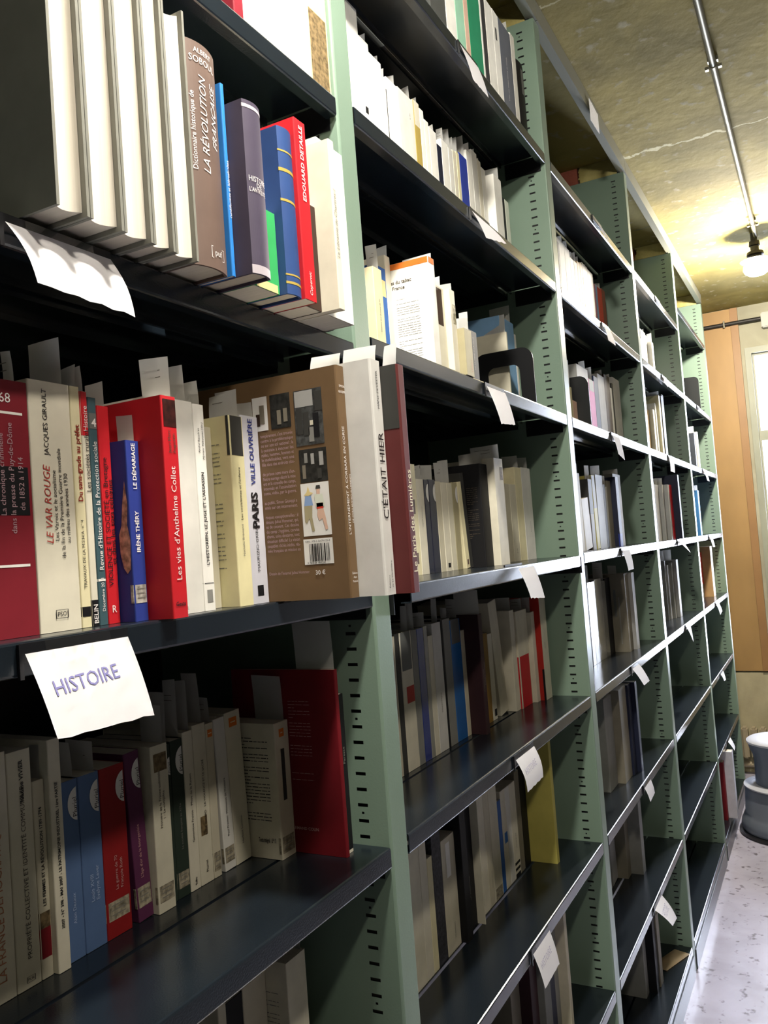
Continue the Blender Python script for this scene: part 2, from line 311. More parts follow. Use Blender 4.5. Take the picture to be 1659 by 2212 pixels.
# ------------------------------------------------------------------ books
BOOKS=[
{'bay': 1, 'lev': 'B', 'x': 0.759, 'y': 0.005, 'z': 0.59, 't': 0.018, 'h': 0.109, 'c': 'maroon', 'desc': 'maroon book spine cut off by the top of the view'},
{'bay': 1, 'lev': 'B', 'x': 0.777, 'y': 0.005, 'z': 0.59, 't': 0.036, 'h': 0.133, 'c': 'white', 'desc': 'white book beside the maroon one'},
{'bay': 1, 'lev': 'B', 'x': 0.813, 'y': 0.005, 'z': 0.59, 't': 0.028, 'h': 0.152, 'c': 'cream', 'desc': 'cream book in the middle'},
{'bay': 1, 'lev': 'B', 'x': 0.841, 'y': 0.005, 'z': 0.59, 't': 0.011, 'h': 0.165, 'c': 'greywhite', 'desc': 'thin greyish book'},
{'bay': 1, 'lev': 'B', 'x': 0.852, 'y': 0.005, 'z': 0.59, 't': 0.06, 'h': 0.194, 'c': 'white', 'desc': 'thick white book'},
{'bay': 1, 'lev': 'B', 'x': 0.912, 'y': 0.005, 'z': 0.59, 't': 0.049, 'h': 0.232, 'c': 'yellow', 'desc': 'pale yellow book with brown engraved picture on its spine', 'bands': [(0, 0.42, 'engrave')]},
{'bay': 1, 'lev': 'C', 'x': 0.4632, 'y': -0.04, 'z': 0.268, 't': 0.0318, 'h': 0.191, 'c': 'board', 'kind': 'fore', 'desc': 'first big grey cloth-bound volume with its page edges facing out'},
{'bay': 1, 'lev': 'C', 'x': 0.495, 'y': -0.04, 'z': 0.268, 't': 0.0349, 'h': 0.215, 'c': 'board', 'kind': 'fore', 'desc': 'second big grey cloth-bound volume with its page edges facing out'},
{'bay': 1, 'lev': 'C', 'x': 0.5299, 'y': -0.04, 'z': 0.268, 't': 0.0325, 'h': 0.229, 'c': 'board', 'kind': 'fore', 'desc': 'middle big grey cloth-bound volume with its page edges facing out'},
{'bay': 1, 'lev': 'C', 'x': 0.5624, 'y': -0.04, 'z': 0.268, 't': 0.0267, 'h': 0.232, 'c': 'board', 'kind': 'fore', 'desc': 'fourth big grey cloth-bound volume with its page edges facing out'},
{'bay': 1, 'lev': 'C', 'x': 0.5891, 'y': -0.04, 'z': 0.268, 't': 0.0299, 'h': 0.23, 'c': 'board', 'kind': 'fore', 'desc': 'last big grey cloth-bound volume, touching the brown one'},
{'bay': 1, 'lev': 'C', 'x': 0.619, 'y': -0.04, 'z': 0.268, 't': 0.0471, 'h': 0.211, 'c': 'brown', 'kind': 'round', 'desc': 'thick glossy brown dictionary titled LA RÉVOLUTION FRANÇAISE', 'txt': [{'s': 'ALBERT', 'size': 0.011, 'z': 0.95, 'x': 0.5, 'c': 'w', 'dir': 'h'}, {'s': 'SOBOUL', 'size': 0.014, 'z': 0.905, 'x': 0.5, 'c': 'w', 'dir': 'h'}, {'s': 'Dictionnaire historique de', 'size': 0.011, 'z': 0.42, 'x': 0.14, 'c': 'w'}, {'s': 'LA RÉVOLUTION', 'size': 0.019, 'z': 0.42, 'x': 0.42, 'c': 'w', 'it': 1}, {'s': 'FRANÇAISE', 'size': 0.019, 'z': 0.55, 'x': 0.74, 'c': 'w', 'it': 1}, {'s': 'puf', 'size': 0.013, 'z': 0.06, 'x': 0.6, 'c': 'w', 'dir': 'h', 'box': 1}]},
{'bay': 1, 'lev': 'C', 'x': 0.6661, 'y': -0.04, 'z': 0.268, 't': 0.0055, 'h': 0.187, 'c': 'blue', 'desc': 'thin bright blue book between the brown dictionary and the purple volume', 'txt': [{'s': 'cunéiformes et hiéroglyphes', 'size': 0.009, 'z': 0.3, 'x': 0.5, 'c': 'w'}]},
{'bay': 1, 'lev': 'C', 'x': 0.6716, 'y': -0.0628, 'z': 0.268, 't': 0.0287, 'h': 0.168, 'c': 'purple', 'kind': 'round', 'desc': "thick worn dark purple volume titled HISTOIRE DE L'ANTIQUITÉ", 'txt': [{'s': 'HISTOIRE', 'size': 0.012, 'z': 0.53, 'x': 0.5, 'c': 'w', 'dir': 'h'}, {'s': 'DE', 'size': 0.01, 'z': 0.5, 'x': 0.5, 'c': 'w', 'dir': 'h'}, {'s': "L'ANTIQUITÉ", 'size': 0.01, 'z': 0.47, 'x': 0.5, 'c': 'w', 'dir': 'h'}], 'bands': [(0.0, 0.05, 'worn'), (0.955, 0.975, 'worn')]},
{'bay': 1, 'lev': 'C', 'x': 0.7003, 'y': -0.04, 'z': 0.268, 't': 0.0432, 'h': 0.084, 'c': 'green', 'desc': 'thin green and yellow booklet, lower than its neighbours', 'bands': [(0, 0.1, 'yellow')]},
{'bay': 1, 'lev': 'C', 'x': 0.7435, 'y': -0.052, 'z': 0.268, 't': 0.0263, 'h': 0.176, 'c': 'navyblue', 'kind': 'round', 'desc': 'blue cloth volume with gold bands on its spine', 'bands': [(0.06, 0.075, 'gold'), (0.11, 0.12, 'gold'), (0.55, 0.565, 'gold'), (0.73, 0.75, 'gold'), (0.85, 0.86, 'gold')]},
{'bay': 1, 'lev': 'C', 'x': 0.7698, 'y': -0.0538, 'z': 0.268, 't': 0.0223, 'h': 0.195, 'c': 'red', 'desc': 'tall red book with white slanted capitals on its spine', 'txt': [{'s': 'EDOUARD DETAILLE', 'size': 0.014, 'z': 0.55, 'x': 0.5, 'c': 'w', 'bold': 1}, {'s': 'Copernic', 'size': 0.011, 'z': 0.03, 'x': 0.5, 'c': 'w', 'it': 1}]},
{'bay': 1, 'lev': 'C', 'x': 0.7921, 'y': -0.04, 'z': 0.268, 't': 0.0319, 'h': 0.118, 'c': 'darkbrown', 'desc': 'low dark brown leather-edged book'},
{'bay': 1, 'lev': 'C', 'x': 0.824, 'y': -0.0628, 'z': 0.268, 't': 0.0119, 'h': 0.191, 'c': 'cream', 'desc': 'tall cream book with worn corners, next to the green upright', 'txt': [{'s': 'La Librairie de Chartres I', 'size': 0.012, 'z': 0.3, 'x': 0.4, 'c': 'g', 'it': 1}]},
{'bay': 1, 'lev': 'C', 'x': 0.8359, 'y': -0.04, 'z': 0.268, 't': 0.0589, 'h': 0.205, 'c': 'white', 'desc': 'tall white book, last before the green upright', 'txt': [{'s': 'HISTOIRE ÉCONOMIQUE DE LA FRANCE XIX-XXe S', 'size': 0.008, 'z': 0.12, 'x': 0.5, 'c': 'br'}]},
{'bay': 1, 'lev': 'D', 'x': 0.4475, 'y': 0.03, 'z': -0.045, 't': 0.0388, 'h': 0.196, 'c': 'maroon', 'desc': 'maroon book with a black band and the number 68', 'bands': [(0.47, 0.66, 'black'), (0.865, 0.875, 'white', 0.15, 0.85), (0.27, 0.28, 'white', 0.15, 0.85)], 'txt': [{'s': 'La chronique criminelle', 'size': 0.0105, 'z': 0.47, 'x': 0.3, 'c': 'gr'}, {'s': 'dans la presse du Puy-de-Dôme', 'size': 0.0105, 'z': 0.4, 'x': 0.52, 'c': 'gr'}, {'s': 'de 1852 à 1914', 'size': 0.0105, 'z': 0.49, 'x': 0.74, 'c': 'gr'}, {'s': '68', 'size': 0.017, 'z': 0.91, 'x': 0.45, 'c': 'w', 'dir': 'h'}]},
{'bay': 1, 'lev': 'D', 'x': 0.4863, 'y': 0.03, 'z': -0.045, 't': 0.0412, 'h': 0.2, 'c': 'cream', 'desc': 'wide cream book titled LE VAR ROUGE in red', 'txt': [{'s': 'LE VAR ROUGE', 'size': 0.0145, 'z': 0.35, 'x': 0.33, 'c': 'r', 'it': 1}, {'s': 'JACQUES GIRAULT', 'size': 0.01, 'z': 0.7, 'x': 0.36, 'c': 'k'}, {'s': 'Les Varois et le socialisme', 'size': 0.0085, 'z': 0.36, 'x': 0.5, 'c': 'k'}, {'s': 'de la fin de la Première Guerre mondiale', 'size': 0.0085, 'z': 0.29, 'x': 0.64, 'c': 'k'}, {'s': 'au milieu des années 1930', 'size': 0.0085, 'z': 0.35, 'x': 0.78, 'c': 'k'}, {'s': 'PSO', 'size': 0.008, 'z': 0.06, 'x': 0.52, 'c': 'k', 'dir': 'h', 'box': 1}]},
{'bay': 1, 'lev': 'D', 'x': 0.5275, 'y': 0.03, 'z': -0.045, 't': 0.0107, 'h': 0.2, 'c': 'creamy', 'desc': 'cream spine reading Du sans-grade au préfet in dark red', 'txt': [{'s': 'Du sans-grade au préfet', 'size': 0.0105, 'z': 0.52, 'x': 0.5, 'c': 'dr', 'bold': 1}, {'s': 'TRAVAUX DE LA M.S.H.A. n° 4', 'size': 0.0068, 'z': 0.16, 'x': 0.5, 'c': 'k'}], 'bands': [(0.045, 0.085, 'black')]},
{'bay': 1, 'lev': 'D', 'x': 0.5382, 'y': 0.03, 'z': -0.045, 't': 0.0079, 'h': 0.197, 'c': 'cream', 'desc': 'narrow spine titled Les sociétés rurales with red top', 'bands': [(0.81, 0.999, 'red'), (0, 0.11, 'black')], 'txt': [{'s': 'Histoire', 'size': 0.0105, 'z': 0.83, 'x': 0.5, 'c': 'w'}, {'s': 'Les sociétés rurales', 'size': 0.0105, 'z': 0.57, 'x': 0.5, 'c': 'k'}, {'s': 'BELIN', 'size': 0.01, 'z': 0.012, 'x': 0.5, 'c': 'w', 'bold': 1}]},
{'bay': 1, 'lev': 'D', 'x': 0.5461, 'y': 0.03, 'z': -0.045, 't': 0.0097, 'h': 0.193, 'c': 'teal', 'desc': "teal spine titled Revue d'Histoire de la Protection sociale", 'bands': [(0.86, 0.93, 'greydk'), (0.19, 0.2, 'white')], 'txt': [{'s': "Revue d'Histoire de la Protection sociale", 'size': 0.0105, 'z': 0.24, 'x': 0.5, 'c': 'w'}, {'s': 'Décembre 2011', 'size': 0.007, 'z': 0.06, 'x': 0.5, 'c': 'w'}, {'s': '4', 'size': 0.016, 'z': 0.87, 'x': 0.55, 'c': 'w', 'bold': 1, 'dir': 'h'}]},
{'bay': 1, 'lev': 'D', 'x': 0.5558, 'y': 0.03, 'z': -0.045, 't': 0.0136, 'h': 0.187, 'c': 'red', 'desc': 'red spine titled Violence et société en Bretagne in black', 'txt': [{'s': 'VIOLENCE ET SOCIÉTÉ en Bretagne', 'size': 0.0115, 'z': 0.17, 'x': 0.35, 'c': 'k'}, {'s': 'et dans les pays celtiques', 'size': 0.0115, 'z': 0.27, 'x': 0.72, 'c': 'k'}, {'s': 'R', 'size': 0.014, 'z': 0.05, 'x': 0.5, 'c': 'w', 'dir': 'h'}]},
{'bay': 1, 'lev': 'D', 'x': 0.5694, 'y': 0.0128, 'z': -0.045, 't': 0.0159, 'h': 0.156, 'c': 'blue2', 'desc': 'blue paperback titled LE DÉMARIAGE, shaggy pink picture on its side', 'txt': [{'s': 'LE DÉMARIAGE', 'size': 0.0095, 'z': 0.73, 'x': 0.5, 'c': 'w', 'bold': 1}, {'s': 'IRÈNE THÉRY', 'size': 0.0095, 'z': 0.38, 'x': 0.5, 'c': 'w', 'bold': 1}], 'bands': [(0.1, 0.2, 'sticker')], 'cov': 'feather'},
{'bay': 1, 'lev': 'D', 'x': 0.5853, 'y': -0.0151, 'z': -0.045, 't': 0.0192, 'h': 0.193, 'c': 'red', 'desc': 'thick red book titled Les vies with a small face on top', 'txt': [{'s': "Les vies d'Anthelme Collet", 'size': 0.0145, 'z': 0.17, 'x': 0.5, 'c': 'w'}, {'s': 'Jean-Marc', 'size': 0.008, 'z': 0.74, 'x': 0.4, 'c': 'dk'}, {'s': 'Augustin', 'size': 0.008, 'z': 0.74, 'x': 0.7, 'c': 'dk'}, {'s': 'Geste', 'size': 0.008, 'z': 0.055, 'x': 0.5, 'c': 'k', 'dir': 'h', 'bold': 1}], 'bands': [(0.86, 0.985, 'face', 0.1, 0.95)]},
{'bay': 1, 'lev': 'D', 'x': 0.6045, 'y': 0.014, 'z': -0.045, 't': 0.0558, 'h': 0.2, 'c': 'white2', 'desc': 'white spine titled UNE HISTOIRE DE LA VIOLENCE', 'txt': [{'s': 'UNE HISTOIRE DE LA VIOLENCE', 'size': 0.0085, 'z': 0.2, 'x': 0.5, 'c': 'k'}, {'s': 'ROBERT MUCHEMBLED', 'size': 0.0075, 'z': 0.6, 'x': 0.5, 'c': 'g'}, {'s': 'SEUIL', 'size': 0.007, 'z': 0.02, 'x': 0.5, 'c': 'g', 'dir': 'h'}]},
{'bay': 1, 'lev': 'D', 'x': 0.6603, 'y': 0.014, 'z': -0.045, 't': 0.0163, 'h': 0.199, 'c': 'white', 'desc': "white spine titled L'HISTORIEN, LE JUGE ET L'ASSASSIN", 'txt': [{'s': "L'HISTORIEN, LE JUGE ET L'ASSASSIN", 'size': 0.0088, 'z': 0.22, 'x': 0.5, 'c': 'k', 'bold': 1}, {'s': 'André Rauch et', 'size': 0.006, 'z': 0.76, 'x': 0.35, 'c': 'k', 'it': 1}, {'s': 'Myriam Tsikounas (dir.)', 'size': 0.006, 'z': 0.73, 'x': 0.7, 'c': 'k', 'it': 1}], 'bands': [(0.13, 0.133, 'black'), (0.04, 0.1, 'logo', 0.25, 0.75)]},
{'bay': 1, 'lev': 'D', 'x': 0.6766, 'y': 0.03, 'z': -0.045, 't': 0.0287, 'h': 0.182, 'c': 'cream2', 'desc': 'slightly recessed thin cream spine, lower than its neighbours', 'txt': [{'s': 'La Mort est dans Paris', 'size': 0.0075, 'z': 0.45, 'x': 0.5, 'c': 'k'}]},
{'bay': 1, 'lev': 'D', 'x': 0.7053, 'y': 0.0073, 'z': -0.045, 't': 0.0227, 'h': 0.192, 'c': 'yellowcream', 'desc': 'cream book titled Les socialismes with a dark block on top', 'bands': [(0.79, 0.999, 'charcoal')], 'txt': [{'s': "Les socialismes et l'enfance", 'size': 0.0078, 'z': 0.45, 'x': 0.5, 'c': 'k'}, {'s': 'Nathalie Brémand', 'size': 0.007, 'z': 0.26, 'x': 0.5, 'c': 'g'}], 'cov': 'lines'},
{'bay': 1, 'lev': 'D', 'x': 0.728, 'y': 0.01, 'z': -0.045, 't': 0.03, 'h': 0.195, 'c': 'lav', 'desc': 'pale spine titled PARIS VILLE OUVRIÈRE in black and blue', 'txt': [{'s': 'PARIS', 'size': 0.024, 'z': 0.4, 'x': 0.5, 'c': 'k', 'bold': 2}, {'s': 'VILLE OUVRIÈRE', 'size': 0.016, 'z': 0.63, 'x': 0.5, 'c': 'bl', 'bold': 1}, {'s': 'MAURIZIO GRIBAUDI', 'size': 0.0095, 'z': 0.17, 'x': 0.5, 'c': 'k'}], 'bands': [(0.04, 0.095, 'black', 0.35, 0.7)]},
{'bay': 1, 'lev': 'D', 'x': 0.758, 'y': -0.0903, 'z': -0.045, 't': 0.0167, 'h': 0.235, 'c': 'brown2', 'desc': 'big brown hardback with old photographs and a barcode on its back', 'kind': 'hard', 'txt': [{'s': "L'INTERNEMENT À CORBARA EN CORSE", 'size': 0.0096, 'z': 0.27, 'x': 0.3, 'c': 'w'}, {'s': 'DE CIVILS AUSTRO-ALLEMANDS', 'size': 0.0055, 'z': 0.32, 'x': 0.75, 'c': 'w'}, {'s': 'SIMON', 'size': 0.0055, 'z': 0.905, 'x': 0.5, 'c': 'w', 'dir': 'h'}, {'s': 'GIUSEPPI', 'size': 0.0055, 'z': 0.88, 'x': 0.5, 'c': 'w', 'dir': 'h'}, {'s': 'Éditions', 'size': 0.005, 'z': 0.1, 'x': 0.5, 'c': 'w', 'dir': 'h'}, {'s': 'Alain', 'size': 0.005, 'z': 0.083, 'x': 0.5, 'c': 'w', 'dir': 'h'}, {'s': 'Piazzola', 'size': 0.005, 'z': 0.066, 'x': 0.5, 'c': 'w', 'dir': 'h'}], 'cov': 'corse'},
{'bay': 1, 'lev': 'D', 'x': 0.7747, 'y': -0.1206, 'z': -0.045, 't': 0.0222, 'h': 0.239, 'c': 'white3', 'kind': 'hard', 'desc': "big white hardback titled C'ÉTAIT HIER", 'txt': [{'s': "C'ÉTAIT HIER", 'size': 0.024, 'z': 0.32, 'x': 0.5, 'c': 'k'}, {'s': 'HANS SILVESTER', 'size': 0.0085, 'z': 0.79, 'x': 0.5, 'c': 'k'}, {'s': 'Éditions', 'size': 0.0065, 'z': 0.03, 'x': 0.35, 'c': 'k'}, {'s': 'de La Martinière', 'size': 0.0065, 'z': 0.03, 'x': 0.62, 'c': 'k'}]},
{'bay': 1, 'lev': 'D', 'x': 0.7969, 'y': -0.1395, 'z': -0.045, 't': 0.0162, 'h': 0.234, 'c': 'wine', 'kind': 'hard', 'desc': 'big wine red hardback titled Le Paris des Lumières', 'txt': [{'s': 'Le Paris des Lumières', 'size': 0.019, 'z': 0.09, 'x': 0.5, 'c': 'cr'}], 'cov': 'blacktop'},
{'bay': 1, 'lev': 'E', 'x': 0.5077, 'y': 0.155, 'z': -0.368, 't': 0.036, 'h': 0.214, 'c': 'cream', 'desc': 'cream spine reading LA FRANCE DÉMOCRATIQUE at the edge of view', 'txt': [{'s': 'LA FRANCE DÉMOCRATIQUE', 'size': 0.017, 'z': 0.08, 'x': 0.62, 'c': 'or'}, {'s': 'à Maurice AGULHON', 'size': 0.011, 'z': 0.68, 'x': 0.62, 'c': 'k', 'bold': 1}]},
{'bay': 1, 'lev': 'E', 'x': 0.5437, 'y': 0.155, 'z': -0.368, 't': 0.0261, 'h': 0.211, 'c': 'cream3', 'desc': 'pale spine reading PROPRIÉTÉ COLLECTIVE ET IDENTITÉ COMMUNALE', 'txt': [{'s': 'PROPRIÉTÉ COLLECTIVE ET IDENTITÉ COMMUNALE', 'size': 0.0105, 'z': 0.12, 'x': 0.55, 'c': 'dk'}, {'s': 'Nadine VIVIER', 'size': 0.01, 'z': 0.78, 'x': 0.55, 'c': 'k', 'bold': 1}, {'s': 'PUR', 'size': 0.006, 'z': 0.03, 'x': 0.55, 'c': 'k', 'dir': 'h', 'box': 1}]},
{'bay': 1, 'lev': 'E', 'x': 0.5698, 'y': 0.155, 'z': -0.368, 't': 0.0134, 'h': 0.179, 'c': 'cream2', 'desc': 'low spine reading LES FEMMES, with a dark figure', 'bands': [(0.1, 0.25, 'darkred'), (0.25, 0.33, 'engrave')], 'txt': [{'s': 'LES FEMMES ET LA RÉVOLUTION 1789-1794', 'size': 0.0075, 'z': 0.36, 'x': 0.5, 'c': 'k', 'bold': 1}]},
{'bay': 1, 'lev': 'E', 'x': 0.5832, 'y': 0.1488, 'z': -0.368, 't': 0.0149, 'h': 0.214, 'c': 'cream', 'desc': 'narrow pale periodical reading LE PATRIMOINE INDUSTRIEL', 'txt': [{'s': '2007 - N° 398 - MAI 2007 - LE PATRIMOINE INDUSTRIEL 1ère PARTIE', 'size': 0.0072, 'z': 0.18, 'x': 0.5, 'c': 'k', 'bold': 1}]},
{'bay': 1, 'lev': 'E', 'x': 0.5981, 'y': 0.155, 'z': -0.368, 't': 0.0234, 'h': 0.169, 'c': 'steel', 'desc': 'narrower of the two steel blue paperbacks with half discs', 'txt': [{'s': 'Alain Decaux', 'size': 0.0085, 'z': 0.2, 'x': 0.5, 'c': 'pb'}], 'disc': 'Pluriel'},
{'bay': 1, 'lev': 'E', 'x': 0.6215, 'y': 0.155, 'z': -0.368, 't': 0.027, 'h': 0.169, 'c': 'steel', 'desc': 'wider of the two steel blue paperbacks with half discs', 'txt': [{'s': 'Louis XVIII', 'size': 0.0095, 'z': 0.27, 'x': 0.4, 'c': 'pb'}, {'s': 'Evelyne Lever', 'size': 0.0095, 'z': 0.27, 'x': 0.65, 'c': 'pb'}], 'disc': 'Pluriel'},
{'bay': 1, 'lev': 'E', 'x': 0.6485, 'y': 0.155, 'z': -0.368, 't': 0.0338, 'h': 0.169, 'c': 'dkred', 'desc': 'dark red paperback titled La guerre with a half disc', 'txt': [{'s': 'La guerre de 70', 'size': 0.0085, 'z': 0.27, 'x': 0.45, 'c': 'pk'}, {'s': 'François Roth', 'size': 0.0085, 'z': 0.27, 'x': 0.65, 'c': 'pk'}], 'bands': [(0.1, 0.21, 'tape')], 'disc': 'Pluriel'},
{'bay': 1, 'lev': 'E', 'x': 0.6823, 'y': 0.155, 'z': -0.368, 't': 0.0309, 'h': 0.176, 'c': 'violet', 'lean': -3, 'desc': 'leaning violet paperback with a white half disc', 'txt': [{'s': "L'âge d'or de la bourgeoisie", 'size': 0.008, 'z': 0.25, 'x': 0.45, 'c': 'pk'}], 'bands': [(0.08, 0.2, 'tape')], 'disc': 'Pluriel'},
{'bay': 1, 'lev': 'E', 'x': 0.7132, 'y': 0.1478, 'z': -0.368, 't': 0.0264, 'h': 0.176, 'c': 'cream3', 'desc': 'cream paperback with a small brown painting atop its spine', 'bands': [(0.84, 0.95, 'engrave', 0.15, 0.9), (0.06, 0.16, 'tape')], 'txt': [{'s': 'Histoire de la France coloniale', 'size': 0.0078, 'z': 0.5, 'x': 0.4, 'c': 'dk'}, {'s': 'I - La conquête', 'size': 0.0078, 'z': 0.55, 'x': 0.6, 'c': 'dk'}]},
{'bay': 1, 'lev': 'E', 'x': 0.7396, 'y': 0.155, 'z': -0.368, 't': 0.0116, 'h': 0.171, 'c': 'darkgreen', 'desc': 'very thin dark green paperback with a white half disc', 'disc': 'Pluriel'},
{'bay': 1, 'lev': 'E', 'x': 0.7512, 'y': 0.155, 'z': -0.368, 't': 0.0205, 'h': 0.173, 'c': 'darkgreen', 'desc': 'dark green paperback with a white half disc, wider of the two', 'disc': 'Pluriel', 'bands': [(0.06, 0.16, 'tape')], 'txt': [{'s': 'La société française au XIXe', 'size': 0.007, 'z': 0.3, 'x': 0.5, 'c': 'g'}]},
{'bay': 1, 'lev': 'E', 'x': 0.7717, 'y': 0.155, 'z': -0.368, 't': 0.0173, 'h': 0.178, 'c': 'cream', 'desc': 'cream spine reading Muse de la Raison', 'txt': [{'s': 'Geneviève Fraisse    Muse de la Raison', 'size': 0.0078, 'z': 0.3, 'x': 0.5, 'c': 'k'}, {'s': 'folio', 'size': 0.0075, 'z': 0.03, 'x': 0.5, 'c': 'k', 'bold': 1}]},
{'bay': 1, 'lev': 'E', 'x': 0.789, 'y': 0.155, 'z': -0.368, 't': 0.0229, 'h': 0.182, 'c': 'cream3', 'desc': 'cream spine reading LA VIOLENCE ET LE SACRÉ', 'bands': [(0.3, 0.42, 'engrave', 0.2, 0.7)], 'txt': [{'s': 'RENÉ GIRARD   LA VIOLENCE ET LE SACRÉ', 'size': 0.0072, 'z': 0.3, 'x': 0.6, 'c': 'k'}, {'s': 'Pluriel', 'size': 0.0085, 'z': 0.07, 'x': 0.5, 'c': 'k'}]},
{'bay': 1, 'lev': 'E', 'x': 0.8119, 'y': 0.155, 'z': -0.368, 't': 0.0143, 'h': 0.179, 'c': 'cream2', 'desc': 'narrow cream pocket book with a faded orange spot on top', 'bands': [(0.91, 0.96, 'orange', 0.2, 0.8), (0.04, 0.16, 'tape')]},
{'bay': 1, 'lev': 'E', 'x': 0.8262, 'y': 0.155, 'z': -0.368, 't': 0.0272, 'h': 0.181, 'c': 'white2', 'lean': -2, 'desc': 'leaning cream spine with a grey call sticker at its foot', 'txt': [{'s': "Paul Preston  Mémoires de l'histoire", 'size': 0.0075, 'z': 0.22, 'x': 0.5, 'c': 'k'}], 'bands': [(0.05, 0.15, 'tape')]},
{'bay': 1, 'lev': 'E', 'x': 0.8534, 'y': 0.155, 'z': -0.368, 't': 0.0304, 'h': 0.184, 'c': 'cream3', 'lean': -4, 'desc': 'cream pocket book leaning left on its neighbour, with an orange spot', 'bands': [(0.9, 0.96, 'orange', 0.25, 0.75)], 'txt': [{'s': 'Herbert Lottman', 'size': 0.0078, 'z': 0.12, 'x': 0.5, 'c': 'k'}]},
{'bay': 1, 'lev': 'E', 'x': 0.8838, 'y': 0.1087, 'z': -0.368, 't': 0.0301, 'h': 0.165, 'c': 'cream3', 'desc': 'thick cream pocket book showing its printed back cover', 'bands': [(0.89, 0.95, 'orange', 0.3, 0.65), (0.42, 0.8, 'charcoal', 0.35, 0.6), (0.04, 0.16, 'tape')], 'cov': 'lines'},
{'bay': 1, 'lev': 'E', 'x': 0.9139, 'y': 0.0351, 'z': -0.368, 't': 0.0078, 'h': 0.227, 'c': 'darkred', 'desc': 'tall dark red book with small white print on its back cover', 'cov': 'colin'},
{'bay': 1, 'lev': 'E', 'x': 0.9217, 'y': 0.04, 'z': -0.368, 't': 0.0174, 'h': 0.194, 'c': 'black', 'desc': 'thin black spine titled Paresse, beside the green upright', 'bands': [(0, 0.02, 'cream')], 'txt': [{'s': 'Paresse', 'size': 0.011, 'z': 0.56, 'x': 0.5, 'c': 'g'}]},
{'bay': 1, 'lev': 'F', 'x': 0.7686, 'y': 0.1255, 'z': -0.7, 't': 0.0145, 'h': 0.228, 'c': 'cream2', 'desc': 'barely visible cream book near the lower edge of view'},
{'bay': 1, 'lev': 'F', 'x': 0.7831, 'y': 0.13, 'z': -0.7, 't': 0.0346, 'h': 0.205, 'c': 'black', 'desc': 'low dark book in deep shade'},
{'bay': 1, 'lev': 'F', 'x': 0.8177, 'y': 0.13, 'z': -0.7, 't': 0.0445, 'h': 0.207, 'c': 'cream2', 'desc': 'cream book with slanted lettering, deep in shade'},
{'bay': 1, 'lev': 'F', 'x': 0.8622, 'y': 0.0989, 'z': -0.7, 't': 0.0412, 'h': 0.22, 'c': 'cream3', 'desc': 'wide cream paperback beside the green upright, its pages facing out', 'cov': 'lines'},
{'bay': 2, 'lev': 'A', 'x': 1.367, 'y': 0.022, 'z': 0.91, 't': 0.073, 'h': 0.233, 'c': 'greyp', 'desc': 'large dark grey book with a light green sticker at its foot', 'bands': [(0.02, 0.07, 'ltgreen', 0.6, 0.8)]},
{'bay': 2, 'lev': 'A', 'x': 1.44, 'y': 0.022, 'z': 0.91, 't': 0.05, 'h': 0.282, 'c': 'white', 'desc': 'white book right of the dark grey one'},
{'bay': 2, 'lev': 'A', 'x': 1.49, 'y': 0.022, 'z': 0.91, 't': 0.046, 'h': 0.317, 'c': 'palegreen', 'desc': 'pale green ridged spine'},
{'bay': 2, 'lev': 'A', 'x': 1.536, 'y': 0.022, 'z': 0.91, 't': 0.024, 'h': 0.339, 'c': 'pinkcream', 'desc': 'narrow pink and cream spine between two green ones'},
{'bay': 2, 'lev': 'A', 'x': 1.56, 'y': 0.022, 'z': 0.91, 't': 0.07, 'h': 0.383, 'c': 'emerald', 'desc': 'emerald green ridged spine'},
{'bay': 2, 'lev': 'A', 'x': 1.63, 'y': 0.022, 'z': 0.91, 't': 0.01, 'h': 0.34, 'c': 'white', 'desc': 'very thin white booklet beside the emerald spine'},
{'bay': 2, 'lev': 'A', 'x': 1.64, 'y': 0.022, 'z': 0.91, 't': 0.024, 'h': 0.33, 'c': 'dkgrey', 'desc': 'thin dark speckled book'},
{'bay': 2, 'lev': 'A', 'x': 1.664, 'y': 0.022, 'z': 0.91, 't': 0.047, 'h': 0.225, 'c': 'white', 'desc': 'white book left of the one with a dark spot'},
{'bay': 2, 'lev': 'A', 'x': 1.711, 'y': 0.022, 'z': 0.91, 't': 0.038, 'h': 0.227, 'c': 'white', 'desc': 'white book with a dark oval spot near its top', 'bands': [(0.72, 0.84, 'dkgrey', 0.3, 0.55)]},
{'bay': 2, 'lev': 'A', 'x': 1.749, 'y': 0.022, 'z': 0.91, 't': 0.079, 'h': 0.228, 'c': 'slate', 'desc': "slate grey book titled L'eau dans tous ses états du monde", 'txt': [{'s': "L'eau une unique source du monde", 'size': 0.011, 'z': 0.25, 'x': 0.45, 'c': 'w'}]},
{'bay': 2, 'lev': 'A', 'x': 1.828, 'y': 0.022, 'z': 0.91, 't': 0.029, 'h': 0.236, 'c': 'white', 'desc': 'white-edged thin book behind the slate grey one'},
{'bay': 2, 'lev': 'A', 'x': 1.857, 'y': 0.022, 'z': 0.91, 't': 0.07, 'h': 0.195, 'c': 'black', 'kind': 'round', 'desc': 'low black book with a grey label, last on its shelf', 'bands': [(0.62, 0.93, 'greydk', 0.45, 0.85)]},
{'bay': 2, 'lev': 'B', 'x': 1.161, 'y': 0.082, 'z': 0.6, 't': 0.037, 'h': 0.268, 'c': 'white', 'desc': 'overexposed white book touching the green upright'},
{'bay': 2, 'lev': 'B', 'x': 1.198, 'y': 0.082, 'z': 0.6, 't': 0.033, 'h': 0.228, 'c': 'white', 'desc': 'overexposed white book with dark and red marks', 'bands': [(0.45, 0.5, 'black', 0.2, 0.5), (0.32, 0.37, 'dr2', 0.5, 0.8), (0.28, 0.33, 'black', 0.7, 0.95)]},
